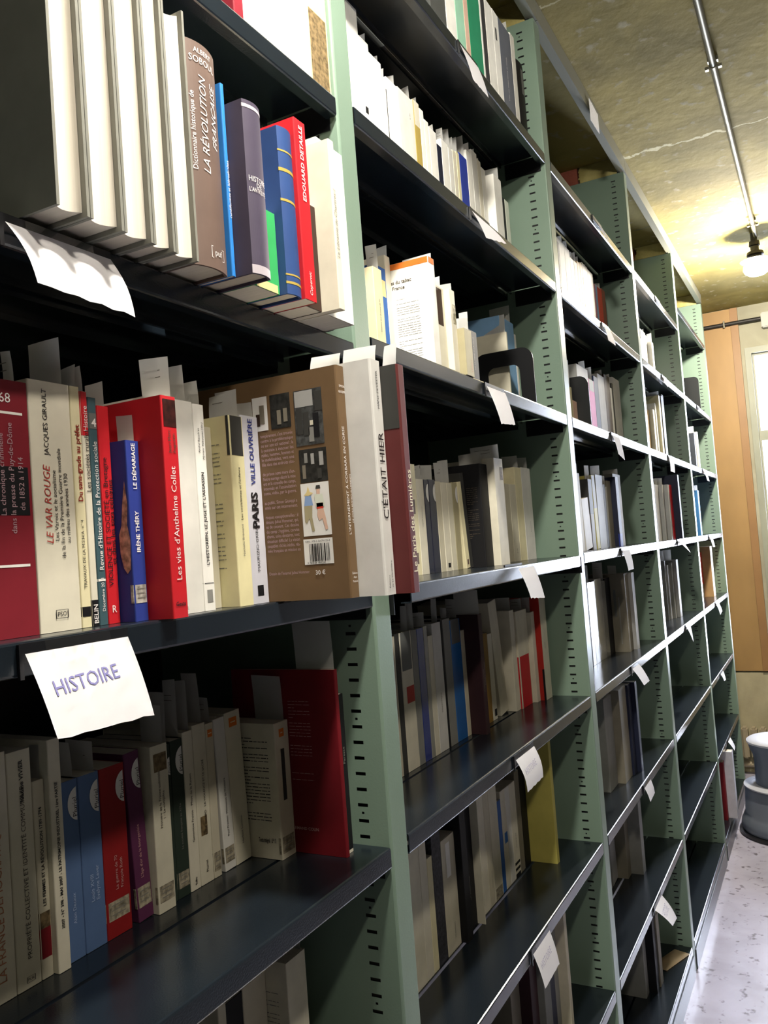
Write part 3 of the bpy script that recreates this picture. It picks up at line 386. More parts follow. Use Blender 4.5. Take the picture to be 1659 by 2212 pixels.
{'bay': 2, 'lev': 'B', 'x': 1.231, 'y': 0.082, 'z': 0.6, 't': 0.042, 'h': 0.216, 'c': 'white', 'desc': 'plain white book left of a black-edged one'},
{'bay': 2, 'lev': 'B', 'x': 1.273, 'y': 0.082, 'z': 0.6, 't': 0.015, 'h': 0.183, 'c': 'white', 'desc': 'thin white book with a black edge line', 'bands': [(0, 0.98, 'black', 0.75, 0.98)]},
{'bay': 2, 'lev': 'B', 'x': 1.288, 'y': 0.082, 'z': 0.6, 't': 0.043, 'h': 0.203, 'c': 'white', 'desc': 'wide plain white book right of the black edge line'},
{'bay': 2, 'lev': 'B', 'x': 1.331, 'y': 0.082, 'z': 0.6, 't': 0.063, 'h': 0.206, 'c': 'white2', 'desc': 'white book with faint grey lettering', 'txt': [{'s': 'la fin', 'size': 0.01, 'z': 0.8, 'x': 0.7, 'c': 'g'}]},
{'bay': 2, 'lev': 'B', 'x': 1.394, 'y': 0.082, 'z': 0.6, 't': 0.026, 'h': 0.212, 'c': 'gold', 'desc': 'narrow book with a mustard gold spine', 'bands': [(0.78, 0.999, 'cream')], 'txt': [{'s': 'EURO', 'size': 0.009, 'z': 0.1, 'x': 0.5, 'c': 'w'}]},
{'bay': 2, 'lev': 'B', 'x': 1.42, 'y': 0.082, 'z': 0.6, 't': 0.018, 'h': 0.207, 'c': 'white', 'desc': 'white book directly right of the mustard spine'},
{'bay': 2, 'lev': 'B', 'x': 1.438, 'y': 0.082, 'z': 0.6, 't': 0.02, 'h': 0.194, 'c': 'white', 'desc': 'second white book right of the mustard spine'},
{'bay': 2, 'lev': 'B', 'x': 1.458, 'y': 0.082, 'z': 0.6, 't': 0.034, 'h': 0.188, 'c': 'white', 'desc': 'white book left of the short dark blue one'},
{'bay': 2, 'lev': 'B', 'x': 1.492, 'y': 0.082, 'z': 0.6, 't': 0.022, 'h': 0.169, 'c': 'navy', 'desc': 'short dark indigo book with white lettering', 'txt': [{'s': 'Gouverner la misère', 'size': 0.0095, 'z': 0.05, 'x': 0.5, 'c': 'w'}]},
{'bay': 2, 'lev': 'B', 'x': 1.514, 'y': 0.082, 'z': 0.6, 't': 0.034, 'h': 0.188, 'c': 'white', 'desc': 'white book right of the short indigo one'},
{'bay': 2, 'lev': 'B', 'x': 1.548, 'y': 0.082, 'z': 0.6, 't': 0.023, 'h': 0.185, 'c': 'white2', 'desc': 'white book in the shade of a slip'},
{'bay': 2, 'lev': 'B', 'x': 1.571, 'y': 0.082, 'z': 0.6, 't': 0.019, 'h': 0.189, 'c': 'cream', 'desc': 'thin cream book before the royal blue one'},
{'bay': 2, 'lev': 'B', 'x': 1.59, 'y': 0.082, 'z': 0.6, 't': 0.016, 'h': 0.193, 'c': 'creamy', 'desc': 'thin yellowish book touching the royal blue one'},
{'bay': 2, 'lev': 'B', 'x': 1.606, 'y': 0.082, 'z': 0.6, 't': 0.042, 'h': 0.197, 'c': 'royal', 'desc': 'royal blue book with pale lettering', 'txt': [{'s': 'de la pauvreté', 'size': 0.0095, 'z': 0.1, 'x': 0.6, 'c': 'pb'}]},
{'bay': 2, 'lev': 'B', 'x': 1.648, 'y': 0.082, 'z': 0.6, 't': 0.03, 'h': 0.22, 'c': 'white', 'desc': 'white book right of the royal blue one'},
{'bay': 2, 'lev': 'B', 'x': 1.678, 'y': 0.082, 'z': 0.6, 't': 0.032, 'h': 0.233, 'c': 'white2', 'desc': 'second white book right of the royal blue one'},
{'bay': 2, 'lev': 'B', 'x': 1.71, 'y': 0.082, 'z': 0.6, 't': 0.022, 'h': 0.224, 'c': 'cream', 'desc': 'cream book under a small slip'},
{'bay': 2, 'lev': 'B', 'x': 1.732, 'y': 0.082, 'z': 0.6, 't': 0.025, 'h': 0.215, 'c': 'white2', 'desc': 'thin white book left of the thick protruding one'},
{'bay': 2, 'lev': 'B', 'x': 1.757, 'y': 0.064, 'z': 0.6, 't': 0.049, 'h': 0.204, 'c': 'white', 'desc': 'thick white book standing proud of its neighbours'},
{'bay': 2, 'lev': 'B', 'x': 1.806, 'y': 0.082, 'z': 0.6, 't': 0.071, 'h': 0.193, 'c': 'black', 'desc': 'thin black and gold book near the upright', 'bands': [(0.1, 0.9, 'gold', 0.4, 0.6)]},
{'bay': 2, 'lev': 'B', 'x': 1.877, 'y': 0.082, 'z': 0.6, 't': 0.027, 'h': 0.193, 'c': 'greenwhite', 'desc': 'small pale book, last before the upright'},
{'bay': 2, 'lev': 'C', 'x': 1.168, 'y': 0.072, 'z': 0.285, 't': 0.029, 'h': 0.155, 'c': 'creamy', 'desc': 'cream book with small black lettering, first on its shelf', 'txt': [{'s': 'Histoire des chemins de fer', 'size': 0.0075, 'z': 0.35, 'x': 0.5, 'c': 'k'}]},
{'bay': 2, 'lev': 'C', 'x': 1.197, 'y': 0.085, 'z': 0.285, 't': 0.04, 'h': 0.17, 'c': 'blue3', 'desc': "narrow blue spine titled DE L'HOMME with a yellow block", 'bands': [(0.72, 0.88, 'yellow')], 'txt': [{'s': "DE L'HOMME BLANC", 'size': 0.01, 'z': 0.08, 'x': 0.5, 'c': 'w', 'it': 1}]},
{'bay': 2, 'lev': 'C', 'x': 1.237, 'y': 0.085, 'z': 0.285, 't': 0.019, 'h': 0.195, 'c': 'cream', 'desc': 'tall cream spine beside the tobacco book'},
{'bay': 2, 'lev': 'C', 'x': 1.256, 'y': 0.017, 'z': 0.285, 't': 0.025, 'h': 0.183, 'c': 'white', 'desc': 'white book with an orange top, its back cover reading du tabac', 'cov': 'tabac', 'bands': [(0.945, 0.999, 'orange')]},
{'bay': 2, 'lev': 'C', 'x': 1.281, 'y': 0.021, 'z': 0.285, 't': 0.04, 'h': 0.144, 'c': 'cream3', 'desc': 'cream book with a dark brown patch on its spine', 'bands': [(0.55, 0.98, 'darkbrown', 0.2, 0.75)]},
{'bay': 2, 'lev': 'C', 'x': 1.321, 'y': 0.011, 'z': 0.285, 't': 0.023, 'h': 0.144, 'c': 'cream', 'desc': 'glossy cream book with a library call sticker', 'bands': [(0.6, 0.83, 'tape2', 0.4, 0.95)]},
{'bay': 2, 'lev': 'C', 'x': 1.344, 'y': -0.001, 'z': 0.285, 't': 0.034, 'h': 0.08, 'c': 'khaki', 'desc': 'khaki cream book with a faded red word, shaded', 'txt': [{'s': "L'histoire", 'size': 0.009, 'z': 0.1, 'x': 0.7, 'c': 'r'}]},
{'bay': 2, 'lev': 'C', 'x': 1.378, 'y': 0.005, 'z': 0.285, 't': 0.04, 'h': 0.086, 'c': 'charcoal', 'desc': 'dark spine with grey lettering behind the bookend', 'txt': [{'s': 'DE LA MINE À LA VILLE', 'size': 0.009, 'z': 0.2, 'x': 0.5, 'c': 'g'}]},
{'bay': 2, 'lev': 'C', 'x': 1.77, 'y': 0.069, 'z': 0.285, 't': 0.008, 'h': 0.172, 'c': 'cream3', 'desc': 'pale book seen through the black bookend'},
{'bay': 2, 'lev': 'C', 'x': 1.778, 'y': 0.085, 'z': 0.285, 't': 0.096, 'h': 0.213, 'c': 'sky', 'desc': 'light blue glossy spine seen through the black bookend'},
{'bay': 2, 'lev': 'C', 'x': 1.874, 'y': 0.085, 'z': 0.285, 't': 0.013, 'h': 0.19, 'c': 'white2', 'desc': 'thin pale spine right of the light blue one'},
{'bay': 2, 'lev': 'D', 'x': 1.2413, 'y': 0.085, 'z': -0.045, 't': 0.0496, 'h': 0.184, 'c': 'creamy', 'desc': 'yellowed cream spine touching the wine red hardback', 'bands': [(0.55, 0.68, 'brown', 0.3, 0.8), (0.1, 0.2, 'brown', 0.3, 0.8)]},
{'bay': 2, 'lev': 'D', 'x': 1.2909, 'y': 0.085, 'z': -0.045, 't': 0.0291, 'h': 0.16, 'c': 'cream', 'desc': 'cream spine left of two dark glossy ones', 'txt': [{'s': 'Claude Lanzmann', 'size': 0.0075, 'z': 0.5, 'x': 0.5, 'c': 'g'}]},
{'bay': 2, 'lev': 'D', 'x': 1.32, 'y': 0.085, 'z': -0.045, 't': 0.0197, 'h': 0.16, 'c': 'navy', 'desc': 'left one of two dark navy glossy pocket books', 'disc': '', 'gl': 1},
{'bay': 2, 'lev': 'D', 'x': 1.3397, 'y': 0.085, 'z': -0.045, 't': 0.0286, 'h': 0.161, 'c': 'navy', 'desc': 'right one of two dark navy glossy pocket books', 'disc': '', 'gl': 1},
{'bay': 2, 'lev': 'D', 'x': 1.3683, 'y': 0.085, 'z': -0.045, 't': 0.0226, 'h': 0.159, 'c': 'cream2', 'desc': 'cream spine right of the navy pocket books'},
{'bay': 2, 'lev': 'D', 'x': 1.3909, 'y': 0.085, 'z': -0.045, 't': 0.0268, 'h': 0.158, 'c': 'cream', 'desc': 'cream spine with a small black mark at the foot', 'bands': [(0.04, 0.09, 'black', 0.3, 0.7)]},
{'bay': 2, 'lev': 'D', 'x': 1.4177, 'y': 0.085, 'z': -0.045, 't': 0.0233, 'h': 0.158, 'c': 'cream3', 'desc': 'cream spine left of a brown-topped one'},
{'bay': 2, 'lev': 'D', 'x': 1.441, 'y': 0.085, 'z': -0.045, 't': 0.0252, 'h': 0.16, 'c': 'khaki', 'desc': 'khaki brown spine with half a pale disc', 'disc': ''},
{'bay': 2, 'lev': 'D', 'x': 1.4662, 'y': 0.085, 'z': -0.045, 't': 0.0357, 'h': 0.162, 'c': 'creamy', 'lean': -6, 'desc': 'cream paperback leaning left', 'bands': [(0.04, 0.1, 'brown', 0.3, 0.7)]},
{'bay': 2, 'lev': 'D', 'x': 1.5019, 'y': 0.085, 'z': -0.045, 't': 0.0157, 'h': 0.18, 'c': 'charcoal', 'lean': -3, 'desc': 'thin dark paperback leaning left beside the cream one'},
{'bay': 2, 'lev': 'D', 'x': 1.5176, 'y': 0.0588, 'z': -0.045, 't': 0.0414, 'h': 0.196, 'c': 'black', 'desc': 'tall black book with small print on its back cover', 'cov': 'darklines'},
{'bay': 2, 'lev': 'D', 'x': 1.559, 'y': 0.0443, 'z': -0.045, 't': 0.0504, 'h': 0.208, 'c': 'cream', 'desc': 'tall cream book right of the black one', 'bands': [(0.8, 0.92, 'engrave', 0.6, 0.9)]},
{'bay': 2, 'lev': 'D', 'x': 1.6094, 'y': 0.085, 'z': -0.045, 't': 0.1452, 'h': 0.168, 'c': 'cream2', 'desc': 'low cream spine right of the tall one'},
{'bay': 2, 'lev': 'D', 'x': 1.7546, 'y': 0.085, 'z': -0.045, 't': 0.0418, 'h': 0.168, 'c': 'cream3', 'desc': 'low cream spine with a few dark letters', 'txt': [{'s': 'Zola', 'size': 0.01, 'z': 0.1, 'x': 0.5, 'c': 'k'}]},
{'bay': 2, 'lev': 'D', 'x': 1.7964, 'y': 0.085, 'z': -0.045, 't': 0.0453, 'h': 0.207, 'c': 'creamy', 'desc': 'yellowish cream book left of the last one'},
{'bay': 2, 'lev': 'D', 'x': 1.8417, 'y': 0.085, 'z': -0.045, 't': 0.0653, 'h': 0.209, 'c': 'white2', 'desc': 'pale book, last before the green upright', 'txt': [{'s': 'Résistances', 'size': 0.0085, 'z': 0.3, 'x': 0.6, 'c': 'g'}]},
{'bay': 2, 'lev': 'E', 'x': 1.2382, 'y': 0.13, 'z': -0.368, 't': 0.02, 'h': 0.226, 'c': 'cream2', 'desc': 'thin cream spine touching the green upright'},
{'bay': 2, 'lev': 'E', 'x': 1.2582, 'y': 0.13, 'z': -0.368, 't': 0.017, 'h': 0.229, 'c': 'charcoal', 'desc': 'thin charcoal spine near the green upright'},
{'bay': 2, 'lev': 'E', 'x': 1.2752, 'y': 0.13, 'z': -0.368, 't': 0.0438, 'h': 0.229, 'c': 'cream', 'desc': 'cream spine with a grey top and a red square', 'bands': [(0.72, 0.999, 'greydk'), (0.48, 0.6, 'red2', 0.3, 0.95)]},
{'bay': 2, 'lev': 'E', 'x': 1.319, 'y': 0.13, 'z': -0.368, 't': 0.0227, 'h': 0.228, 'c': 'grey', 'desc': 'grey spine left of the dark blue glossy one'},
{'bay': 2, 'lev': 'E', 'x': 1.3417, 'y': 0.13, 'z': -0.368, 't': 0.0267, 'h': 0.228, 'c': 'cobalt', 'gl': 1, 'desc': 'dark blue glossy spine with coloured lettering'},
{'bay': 2, 'lev': 'E', 'x': 1.3684, 'y': 0.13, 'z': -0.368, 't': 0.0157, 'h': 0.229, 'c': 'silver', 'gl': 1, 'desc': 'glossy silver spine catching the light'},
{'bay': 2, 'lev': 'E', 'x': 1.3841, 'y': 0.13, 'z': -0.368, 't': 0.0199, 'h': 0.21, 'c': 'cream', 'desc': 'low cream spine right of the silver one'},
{'bay': 2, 'lev': 'E', 'x': 1.404, 'y': 0.13, 'z': -0.368, 't': 0.0387, 'h': 0.23, 'c': 'white3', 'desc': 'pale spine with slanted grey lettering', 'txt': [{'s': 'DIALECTIQUE', 'size': 0.009, 'z': 0.3, 'x': 0.5, 'c': 'g'}]},
{'bay': 2, 'lev': 'E', 'x': 1.4427, 'y': 0.13, 'z': -0.368, 't': 0.0092, 'h': 0.233, 'c': 'black', 'desc': 'narrow black spine left of a grey one'},
{'bay': 2, 'lev': 'E', 'x': 1.4519, 'y': 0.13, 'z': -0.368, 't': 0.0327, 'h': 0.232, 'c': 'grey', 'desc': 'grey spine left of the bright blue glossy one'},
{'bay': 2, 'lev': 'E', 'x': 1.4846, 'y': 0.13, 'z': -0.368, 't': 0.0479, 'h': 0.227, 'c': 'azure', 'gl': 1, 'desc': 'bright blue glossy spine', 'bands': [(0.8, 0.999, 'greydk')]},
{'bay': 2, 'lev': 'E', 'x': 1.5325, 'y': 0.13, 'z': -0.368, 't': 0.0189, 'h': 0.202, 'c': 'cream2', 'desc': 'low pale spine right of the bright blue one'},
{'bay': 2, 'lev': 'E', 'x': 1.5514, 'y': 0.0993, 'z': -0.368, 't': 0.02, 'h': 0.231, 'c': 'aubergine', 'desc': 'wide dark aubergine cover with tiny white print', 'txt': [{'s': 'La révolution industrielle', 'size': 0.007, 'z': 0.35, 'x': 0.3, 'c': 'g'}, {'s': 'du travail et des hommes', 'size': 0.007, 'z': 0.4, 'x': 0.65, 'c': 'g'}]},
{'bay': 2, 'lev': 'E', 'x': 1.5714, 'y': 0.13, 'z': -0.368, 't': 0.0993, 'h': 0.182, 'c': 'gold2', 'desc': 'narrow ochre spine right of the aubergine cover'},
{'bay': 2, 'lev': 'E', 'x': 1.6707, 'y': 0.13, 'z': -0.368, 't': 0.0253, 'h': 0.178, 'c': 'cream', 'desc': 'narrow cream spine with a dark foot mark', 'bands': [(0.04, 0.12, 'black', 0.4, 0.9)]},
{'bay': 2, 'lev': 'E', 'x': 1.696, 'y': 0.13, 'z': -0.368, 't': 0.0692, 'h': 0.243, 'c': 'cream3', 'lean': -7, 'desc': 'tall cream periodical leaning left'},
{'bay': 2, 'lev': 'E', 'x': 1.7652, 'y': 0.1121, 'z': -0.368, 't': 0.0278, 'h': 0.217, 'c': 'cream', 'desc': 'tall cream cover behind the leaning periodical'},
{'bay': 2, 'lev': 'E', 'x': 1.793, 'y': 0.108, 'z': -0.368, 't': 0.074, 'h': 0.212, 'c': 'cream3', 'desc': 'cream book with a large red block at its foot', 'bands': [(0, 0.53, 'red')]},
{'bay': 2, 'lev': 'E', 'x': 1.867, 'y': 0.098, 'z': -0.368, 't': 0.0238, 'h': 0.203, 'c': 'cream', 'desc': 'cream spine right of the red block'},
{'bay': 2, 'lev': 'E', 'x': 1.8908, 'y': 0.085, 'z': -0.368, 't': 0.003, 'h': 0.235, 'c': 'red2', 'desc': 'thin dark red spine left of the last tall book', 'bands': [(0, 0.3, 'black')]},
{'bay': 2, 'lev': 'E', 'x': 1.8938, 'y': 0.085, 'z': -0.368, 't': 0.0455, 'h': 0.232, 'c': 'cream3', 'desc': 'tall pale book, last before the green upright', 'txt': [{'s': 'PARIS', 'size': 0.009, 'z': 0.5, 'x': 0.4, 'c': 'k'}]},
{'bay': 2, 'lev': 'F', 'x': 1.2015, 'y': 0.12, 'z': -0.7, 't': 0.066, 'h': 0.236, 'c': 'cream3', 'desc': 'thick cream volume touching the green upright'},
{'bay': 2, 'lev': 'F', 'x': 1.2675, 'y': 0.12, 'z': -0.7, 't': 0.0271, 'h': 0.224, 'c': 'cream', 'desc': 'cream volume beside the thick one'},
{'bay': 2, 'lev': 'F', 'x': 1.2946, 'y': 0.12, 'z': -0.7, 't': 0.0204, 'h': 0.185, 'c': 'creamy', 'desc': 'narrow cream volume left of a dark speckled one'},
{'bay': 2, 'lev': 'F', 'x': 1.315, 'y': 0.12, 'z': -0.7, 't': 0.0366, 'h': 0.218, 'c': 'speckle', 'desc': 'dark speckled spine'},
{'bay': 2, 'lev': 'F', 'x': 1.3516, 'y': 0.12, 'z': -0.7, 't': 0.0572, 'h': 0.194, 'c': 'cream2', 'desc': 'cream book with a white paper strip on its front', 'bands': [(0.65, 0.95, 'white', 0.3, 0.6)], 'txt': [{'s': 'FRANÇOIS', 'size': 0.009, 'z': 0.1, 'x': 0.6, 'c': 'g'}]},
{'bay': 2, 'lev': 'F', 'x': 1.4088, 'y': 0.1076, 'z': -0.7, 't': 0.0261, 'h': 0.229, 'c': 'black', 'desc': 'very wide black glossy book'},
{'bay': 2, 'lev': 'F', 'x': 1.4349, 'y': 0.12, 'z': -0.7, 't': 0.0514, 'h': 0.214, 'c': 'black', 'desc': 'narrow black spine reading LA SORBONNE', 'txt': [{'s': 'LA SORBONNE', 'size': 0.01, 'z': 0.25, 'x': 0.5, 'c': 'g'}]},
{'bay': 2, 'lev': 'F', 'x': 1.4863, 'y': 0.105, 'z': -0.7, 't': 0.003, 'h': 0.231, 'c': 'cream3', 'desc': 'pale book standing slightly forward', 'txt': [{'s': 'Travail et la nation', 'size': 0.009, 'z': 0.15, 'x': 0.4, 'c': 'g'}]},
{'bay': 2, 'lev': 'F', 'x': 1.4893, 'y': 0.12, 'z': -0.7, 't': 0.0644, 'h': 0.218, 'c': 'cream', 'desc': 'pale spine right of the forward one'},
{'bay': 2, 'lev': 'F', 'x': 1.5537, 'y': 0.12, 'z': -0.7, 't': 0.0279, 'h': 0.221, 'c': 'cream2', 'desc': 'dull cream spine with faded print', 'txt': [{'s': 'histoire sociale', 'size': 0.0085, 'z': 0.15, 'x': 0.6, 'c': 'g'}]},
{'bay': 2, 'lev': 'F', 'x': 1.5816, 'y': 0.12, 'z': -0.7, 't': 0.0449, 'h': 0.223, 'c': 'cream3', 'desc': 'cream spine beside a thin blue one', 'bands': [(0, 0.1, 'tape')]},
{'bay': 2, 'lev': 'F', 'x': 1.6265, 'y': 0.12, 'z': -0.7, 't': 0.0191, 'h': 0.18, 'c': 'blue3', 'desc': 'thin blue-edged booklet'},
{'bay': 2, 'lev': 'F', 'x': 1.6456, 'y': 0.12, 'z': -0.7, 't': 0.0281, 'h': 0.194, 'c': 'cream', 'desc': 'cream spine with a blue spot', 'bands': [(0.45, 0.56, 'azure', 0.3, 0.9)]},
{'bay': 2, 'lev': 'F', 'x': 1.6737, 'y': 0.12, 'z': -0.7, 't': 0.0259, 'h': 0.193, 'c': 'white2', 'desc': 'narrow white spine right of the blue spot'},
{'bay': 2, 'lev': 'F', 'x': 1.6996, 'y': 0.12, 'z': -0.7, 't': 0.0357, 'h': 0.193, 'c': 'cream', 'desc': 'cream spine with black chevrons at its foot', 'txt': [{'s': 'LES MINEURS', 'size': 0.0085, 'z': 0.3, 'x': 0.5, 'c': 'k'}], 'bands': [(0.0, 0.04, 'black'), (0.07, 0.1, 'black'), (0.13, 0.16, 'black')]},
{'bay': 2, 'lev': 'F', 'x': 1.7353, 'y': 0.12, 'z': -0.7, 't': 0.0276, 'h': 0.209, 'c': 'taupe', 'desc': 'narrow taupe spine'},
{'bay': 2, 'lev': 'F', 'x': 1.7629, 'y': 0.12, 'z': -0.7, 't': 0.0381, 'h': 0.221, 'c': 'black', 'desc': 'narrow black spine left of the yellow cover'},
{'bay': 2, 'lev': 'F', 'x': 1.801, 'y': 0.0611, 'z': -0.7, 't': 0.0176, 'h': 0.281, 'c': 'oliveyellow', 'desc': 'book with a plain yellow cover'},
{'bay': 2, 'lev': 'G', 'x': 1.5619, 'y': 0.098, 'z': -1.03, 't': 0.0496, 'h': 0.266, 'c': 'taupe', 'desc': 'wide taupe stack of worn covers'},
{'bay': 2, 'lev': 'G', 'x': 1.6115, 'y': 0.0749, 'z': -1.03, 't': 0.04, 'h': 0.271, 'c': 'aubergine', 'desc': 'dark aubergine book behind the hanging label'},
{'bay': 2, 'lev': 'G', 'x': 1.6515, 'y': 0.0613, 'z': -1.03, 't': 0.04, 'h': 0.266, 'c': 'greydk', 'desc': 'dark grey-green book behind the hanging label'},
{'bay': 2, 'lev': 'G', 'x': 1.6915, 'y': 0.0652, 'z': -1.03, 't': 0.04, 'h': 0.258, 'c': 'navy', 'desc': 'narrow navy spine'},
{'bay': 2, 'lev': 'G', 'x': 1.7315, 'y': 0.0698, 'z': -1.03, 't': 0.04, 'h': 0.241, 'c': 'grey', 'desc': 'narrow grey spine'},
{'bay': 2, 'lev': 'G', 'x': 1.7715, 'y': 0.0491, 'z': -1.03, 't': 0.0182, 'h': 0.248, 'c': 'cream2', 'desc': 'book with a plain cream cover, last on its shelf'},
{'bay': 3, 'lev': 'B', 'x': 2.272, 'y': 0.08, 'z': 0.6, 't': 0.032, 'h': 0.232, 'c': 'white', 'desc': 'white spine touching the green upright'},
{'bay': 3, 'lev': 'B', 'x': 2.304, 'y': 0.08, 'z': 0.6, 't': 0.075, 'h': 0.233, 'c': 'white2', 'desc': 'white spine with a dark worn left edge', 'bands': [(0.2, 0.95, 'greydk', 0.0, 0.25)]},
{'bay': 3, 'lev': 'B', 'x': 2.379, 'y': 0.08, 'z': 0.6, 't': 0.056, 'h': 0.231, 'c': 'white3', 'desc': 'pale grey-white spine'},
{'bay': 3, 'lev': 'B', 'x': 2.435, 'y': 0.08, 'z': 0.6, 't': 0.042, 'h': 0.213, 'c': 'white', 'desc': 'white spine under a bright slip'},
{'bay': 3, 'lev': 'B', 'x': 2.477, 'y': 0.08, 'z': 0.6, 't': 0.039, 'h': 0.215, 'c': 'grey2', 'desc': 'light grey spine'},
{'bay': 3, 'lev': 'B', 'x': 2.516, 'y': 0.08, 'z': 0.6, 't': 0.032, 'h': 0.224, 'c': 'tan', 'desc': 'left one of two narrow tan spines'},
{'bay': 3, 'lev': 'B', 'x': 2.548, 'y': 0.08, 'z': 0.6, 't': 0.027, 'h': 0.23, 'c': 'tan', 'desc': 'right one of two narrow tan spines'},
{'bay': 3, 'lev': 'B', 'x': 2.575, 'y': 0.08, 'z': 0.6, 't': 0.069, 'h': 0.237, 'c': 'white3', 'desc': 'white spine with a brown lower half', 'bands': [(0, 0.8, 'tan', 0.0, 0.4)]},
{'bay': 3, 'lev': 'B', 'x': 2.644, 'y': 0.08, 'z': 0.6, 't': 0.065, 'h': 0.233, 'c': 'white', 'desc': 'bright white spine left of a magenta one'},
{'bay': 3, 'lev': 'B', 'x': 2.709, 'y': 0.08, 'z': 0.6, 't': 0.023, 'h': 0.205, 'c': 'magenta', 'desc': 'narrow magenta spine'},
{'bay': 3, 'lev': 'B', 'x': 2.732, 'y': 0.08, 'z': 0.6, 't': 0.026, 'h': 0.207, 'c': 'blue4', 'desc': 'narrow light blue spine'},
{'bay': 3, 'lev': 'B', 'x': 2.758, 'y': 0.08, 'z': 0.6, 't': 0.063, 'h': 0.207, 'c': 'red3', 'desc': 'bright red spine'},
{'bay': 3, 'lev': 'B', 'x': 2.821, 'y': 0.08, 'z': 0.6, 't': 0.048, 'h': 0.216, 'c': 'brown3', 'desc': 'brown spine, last on its shelf'},
{'bay': 3, 'lev': 'C', 'x': 2.239, 'y': 0.062, 'z': 0.285, 't': 0.019, 'h': 0.115, 'c': 'creamy', 'desc': 'narrow cream spine touching the upright'},
{'bay': 3, 'lev': 'C', 'x': 2.258, 'y': 0.062, 'z': 0.285, 't': 0.043, 'h': 0.081, 'c': 'pinkcream', 'desc': 'short pinkish spine behind the bookend'},
{'bay': 3, 'lev': 'C', 'x': 2.33, 'y': 0.062, 'z': 0.285, 't': 0.124, 'h': 0.193, 'c': 'grey2', 'desc': 'grey spine right of the dark bookend'},
{'bay': 3, 'lev': 'C', 'x': 2.454, 'y': 0.062, 'z': 0.285, 't': 0.066, 'h': 0.17, 'c': 'pink', 'desc': 'bright pink spine', 'bands': [(0.8, 0.999, 'grey2')]},
{'bay': 3, 'lev': 'C', 'x': 2.52, 'y': 0.062, 'z': 0.285, 't': 0.052, 'h': 0.188, 'c': 'navy2', 'desc': 'dark navy blue spine'},
{'bay': 3, 'lev': 'C', 'x': 2.572, 'y': 0.062, 'z': 0.285, 't': 0.088, 'h': 0.203, 'c': 'grey2', 'desc': 'grey spine right of the navy one'},
{'bay': 3, 'lev': 'C', 'x': 2.66, 'y': 0.062, 'z': 0.285, 't': 0.074, 'h': 0.215, 'c': 'darkbrown', 'desc': 'dark brown spine'},
{'bay': 3, 'lev': 'C', 'x': 2.734, 'y': 0.062, 'z': 0.285, 't': 0.026, 'h': 0.182, 'c': 'white2', 'desc': 'narrow white spine right of the dark brown one'},
{'bay': 3, 'lev': 'C', 'x': 2.76, 'y': 0.062, 'z': 0.285, 't': 0.021, 'h': 0.2, 'c': 'charcoal', 'desc': 'thin dark spine between two pale ones'},
{'bay': 3, 'lev': 'C', 'x': 2.781, 'y': 0.062, 'z': 0.285, 't': 0.101, 'h': 0.224, 'c': 'white3', 'desc': 'wide pale spine, last on its shelf'},
{'bay': 3, 'lev': 'D', 'x': 2.1801, 'y': 0.05, 'z': -0.04, 't': 0.0328, 'h': 0.204, 'c': 'cream2', 'desc': 'dull cream spine touching the upright'},
{'bay': 3, 'lev': 'D', 'x': 2.2129, 'y': 0.05, 'z': -0.04, 't': 0.0835, 'h': 0.136, 'c': 'white3', 'lean': -6, 'desc': 'pale magazines leaning left'},
{'bay': 3, 'lev': 'D', 'x': 2.2964, 'y': 0.05, 'z': -0.04, 't': 0.0412, 'h': 0.193, 'c': 'charcoal', 'desc': 'dark spine right of the leaning magazines', 'bands': [(0, 0.5, 'taupe')]},
{'bay': 3, 'lev': 'D', 'x': 2.3376, 'y': 0.05, 'z': -0.04, 't': 0.0465, 'h': 0.205, 'c': 'oliveyellow', 'lean': -3, 'desc': 'mustard spine leaning slightly', 'bands': [(0.55, 0.99, 'grey')]},
{'bay': 3, 'lev': 'D', 'x': 2.3841, 'y': 0.05, 'z': -0.04, 't': 0.0834, 'h': 0.209, 'c': 'grey', 'desc': 'grey spine right of the mustard one'},
{'bay': 3, 'lev': 'D', 'x': 2.4675, 'y': 0.05, 'z': -0.04, 't': 0.0287, 'h': 0.184, 'c': 'black', 'desc': 'thin black spine'},
{'bay': 3, 'lev': 'D', 'x': 2.4962, 'y': 0.05, 'z': -0.04, 't': 0.0178, 'h': 0.178, 'c': 'grey2', 'desc': 'thin light spine right of a black one'},
{'bay': 3, 'lev': 'D', 'x': 2.514, 'y': 0.05, 'z': -0.04, 't': 0.0518, 'h': 0.197, 'c': 'taupe', 'desc': 'taupe spine left of the navy one'},
{'bay': 3, 'lev': 'D', 'x': 2.5658, 'y': 0.0347, 'z': -0.04, 't': 0.04, 'h': 0.209, 'c': 'navy', 'desc': 'wide navy spine', 'bands': [(0, 0.18, 'cobalt')]},
{'bay': 3, 'lev': 'D', 'x': 2.6058, 'y': 0.05, 'z': -0.04, 't': 0.1035, 'h': 0.222, 'c': 'grey2', 'desc': 'narrow grey spine, last on its shelf'},
{'bay': 3, 'lev': 'E', 'x': 2.3125, 'y': 0.1, 'z': -0.368, 't': 0.077, 'h': 0.23, 'c': 'black', 'desc': 'dark spine beside the upright'},
{'bay': 3, 'lev': 'E', 'x': 2.3895, 'y': 0.1, 'z': -0.368, 't': 0.0376, 'h': 0.234, 'c': 'silver', 'gl': 1, 'desc': 'left glossy plastic-covered spine'},
{'bay': 3, 'lev': 'E', 'x': 2.4271, 'y': 0.1, 'z': -0.368, 't': 0.0465, 'h': 0.233, 'c': 'silver', 'gl': 1, 'desc': 'right glossy plastic-covered spine'},
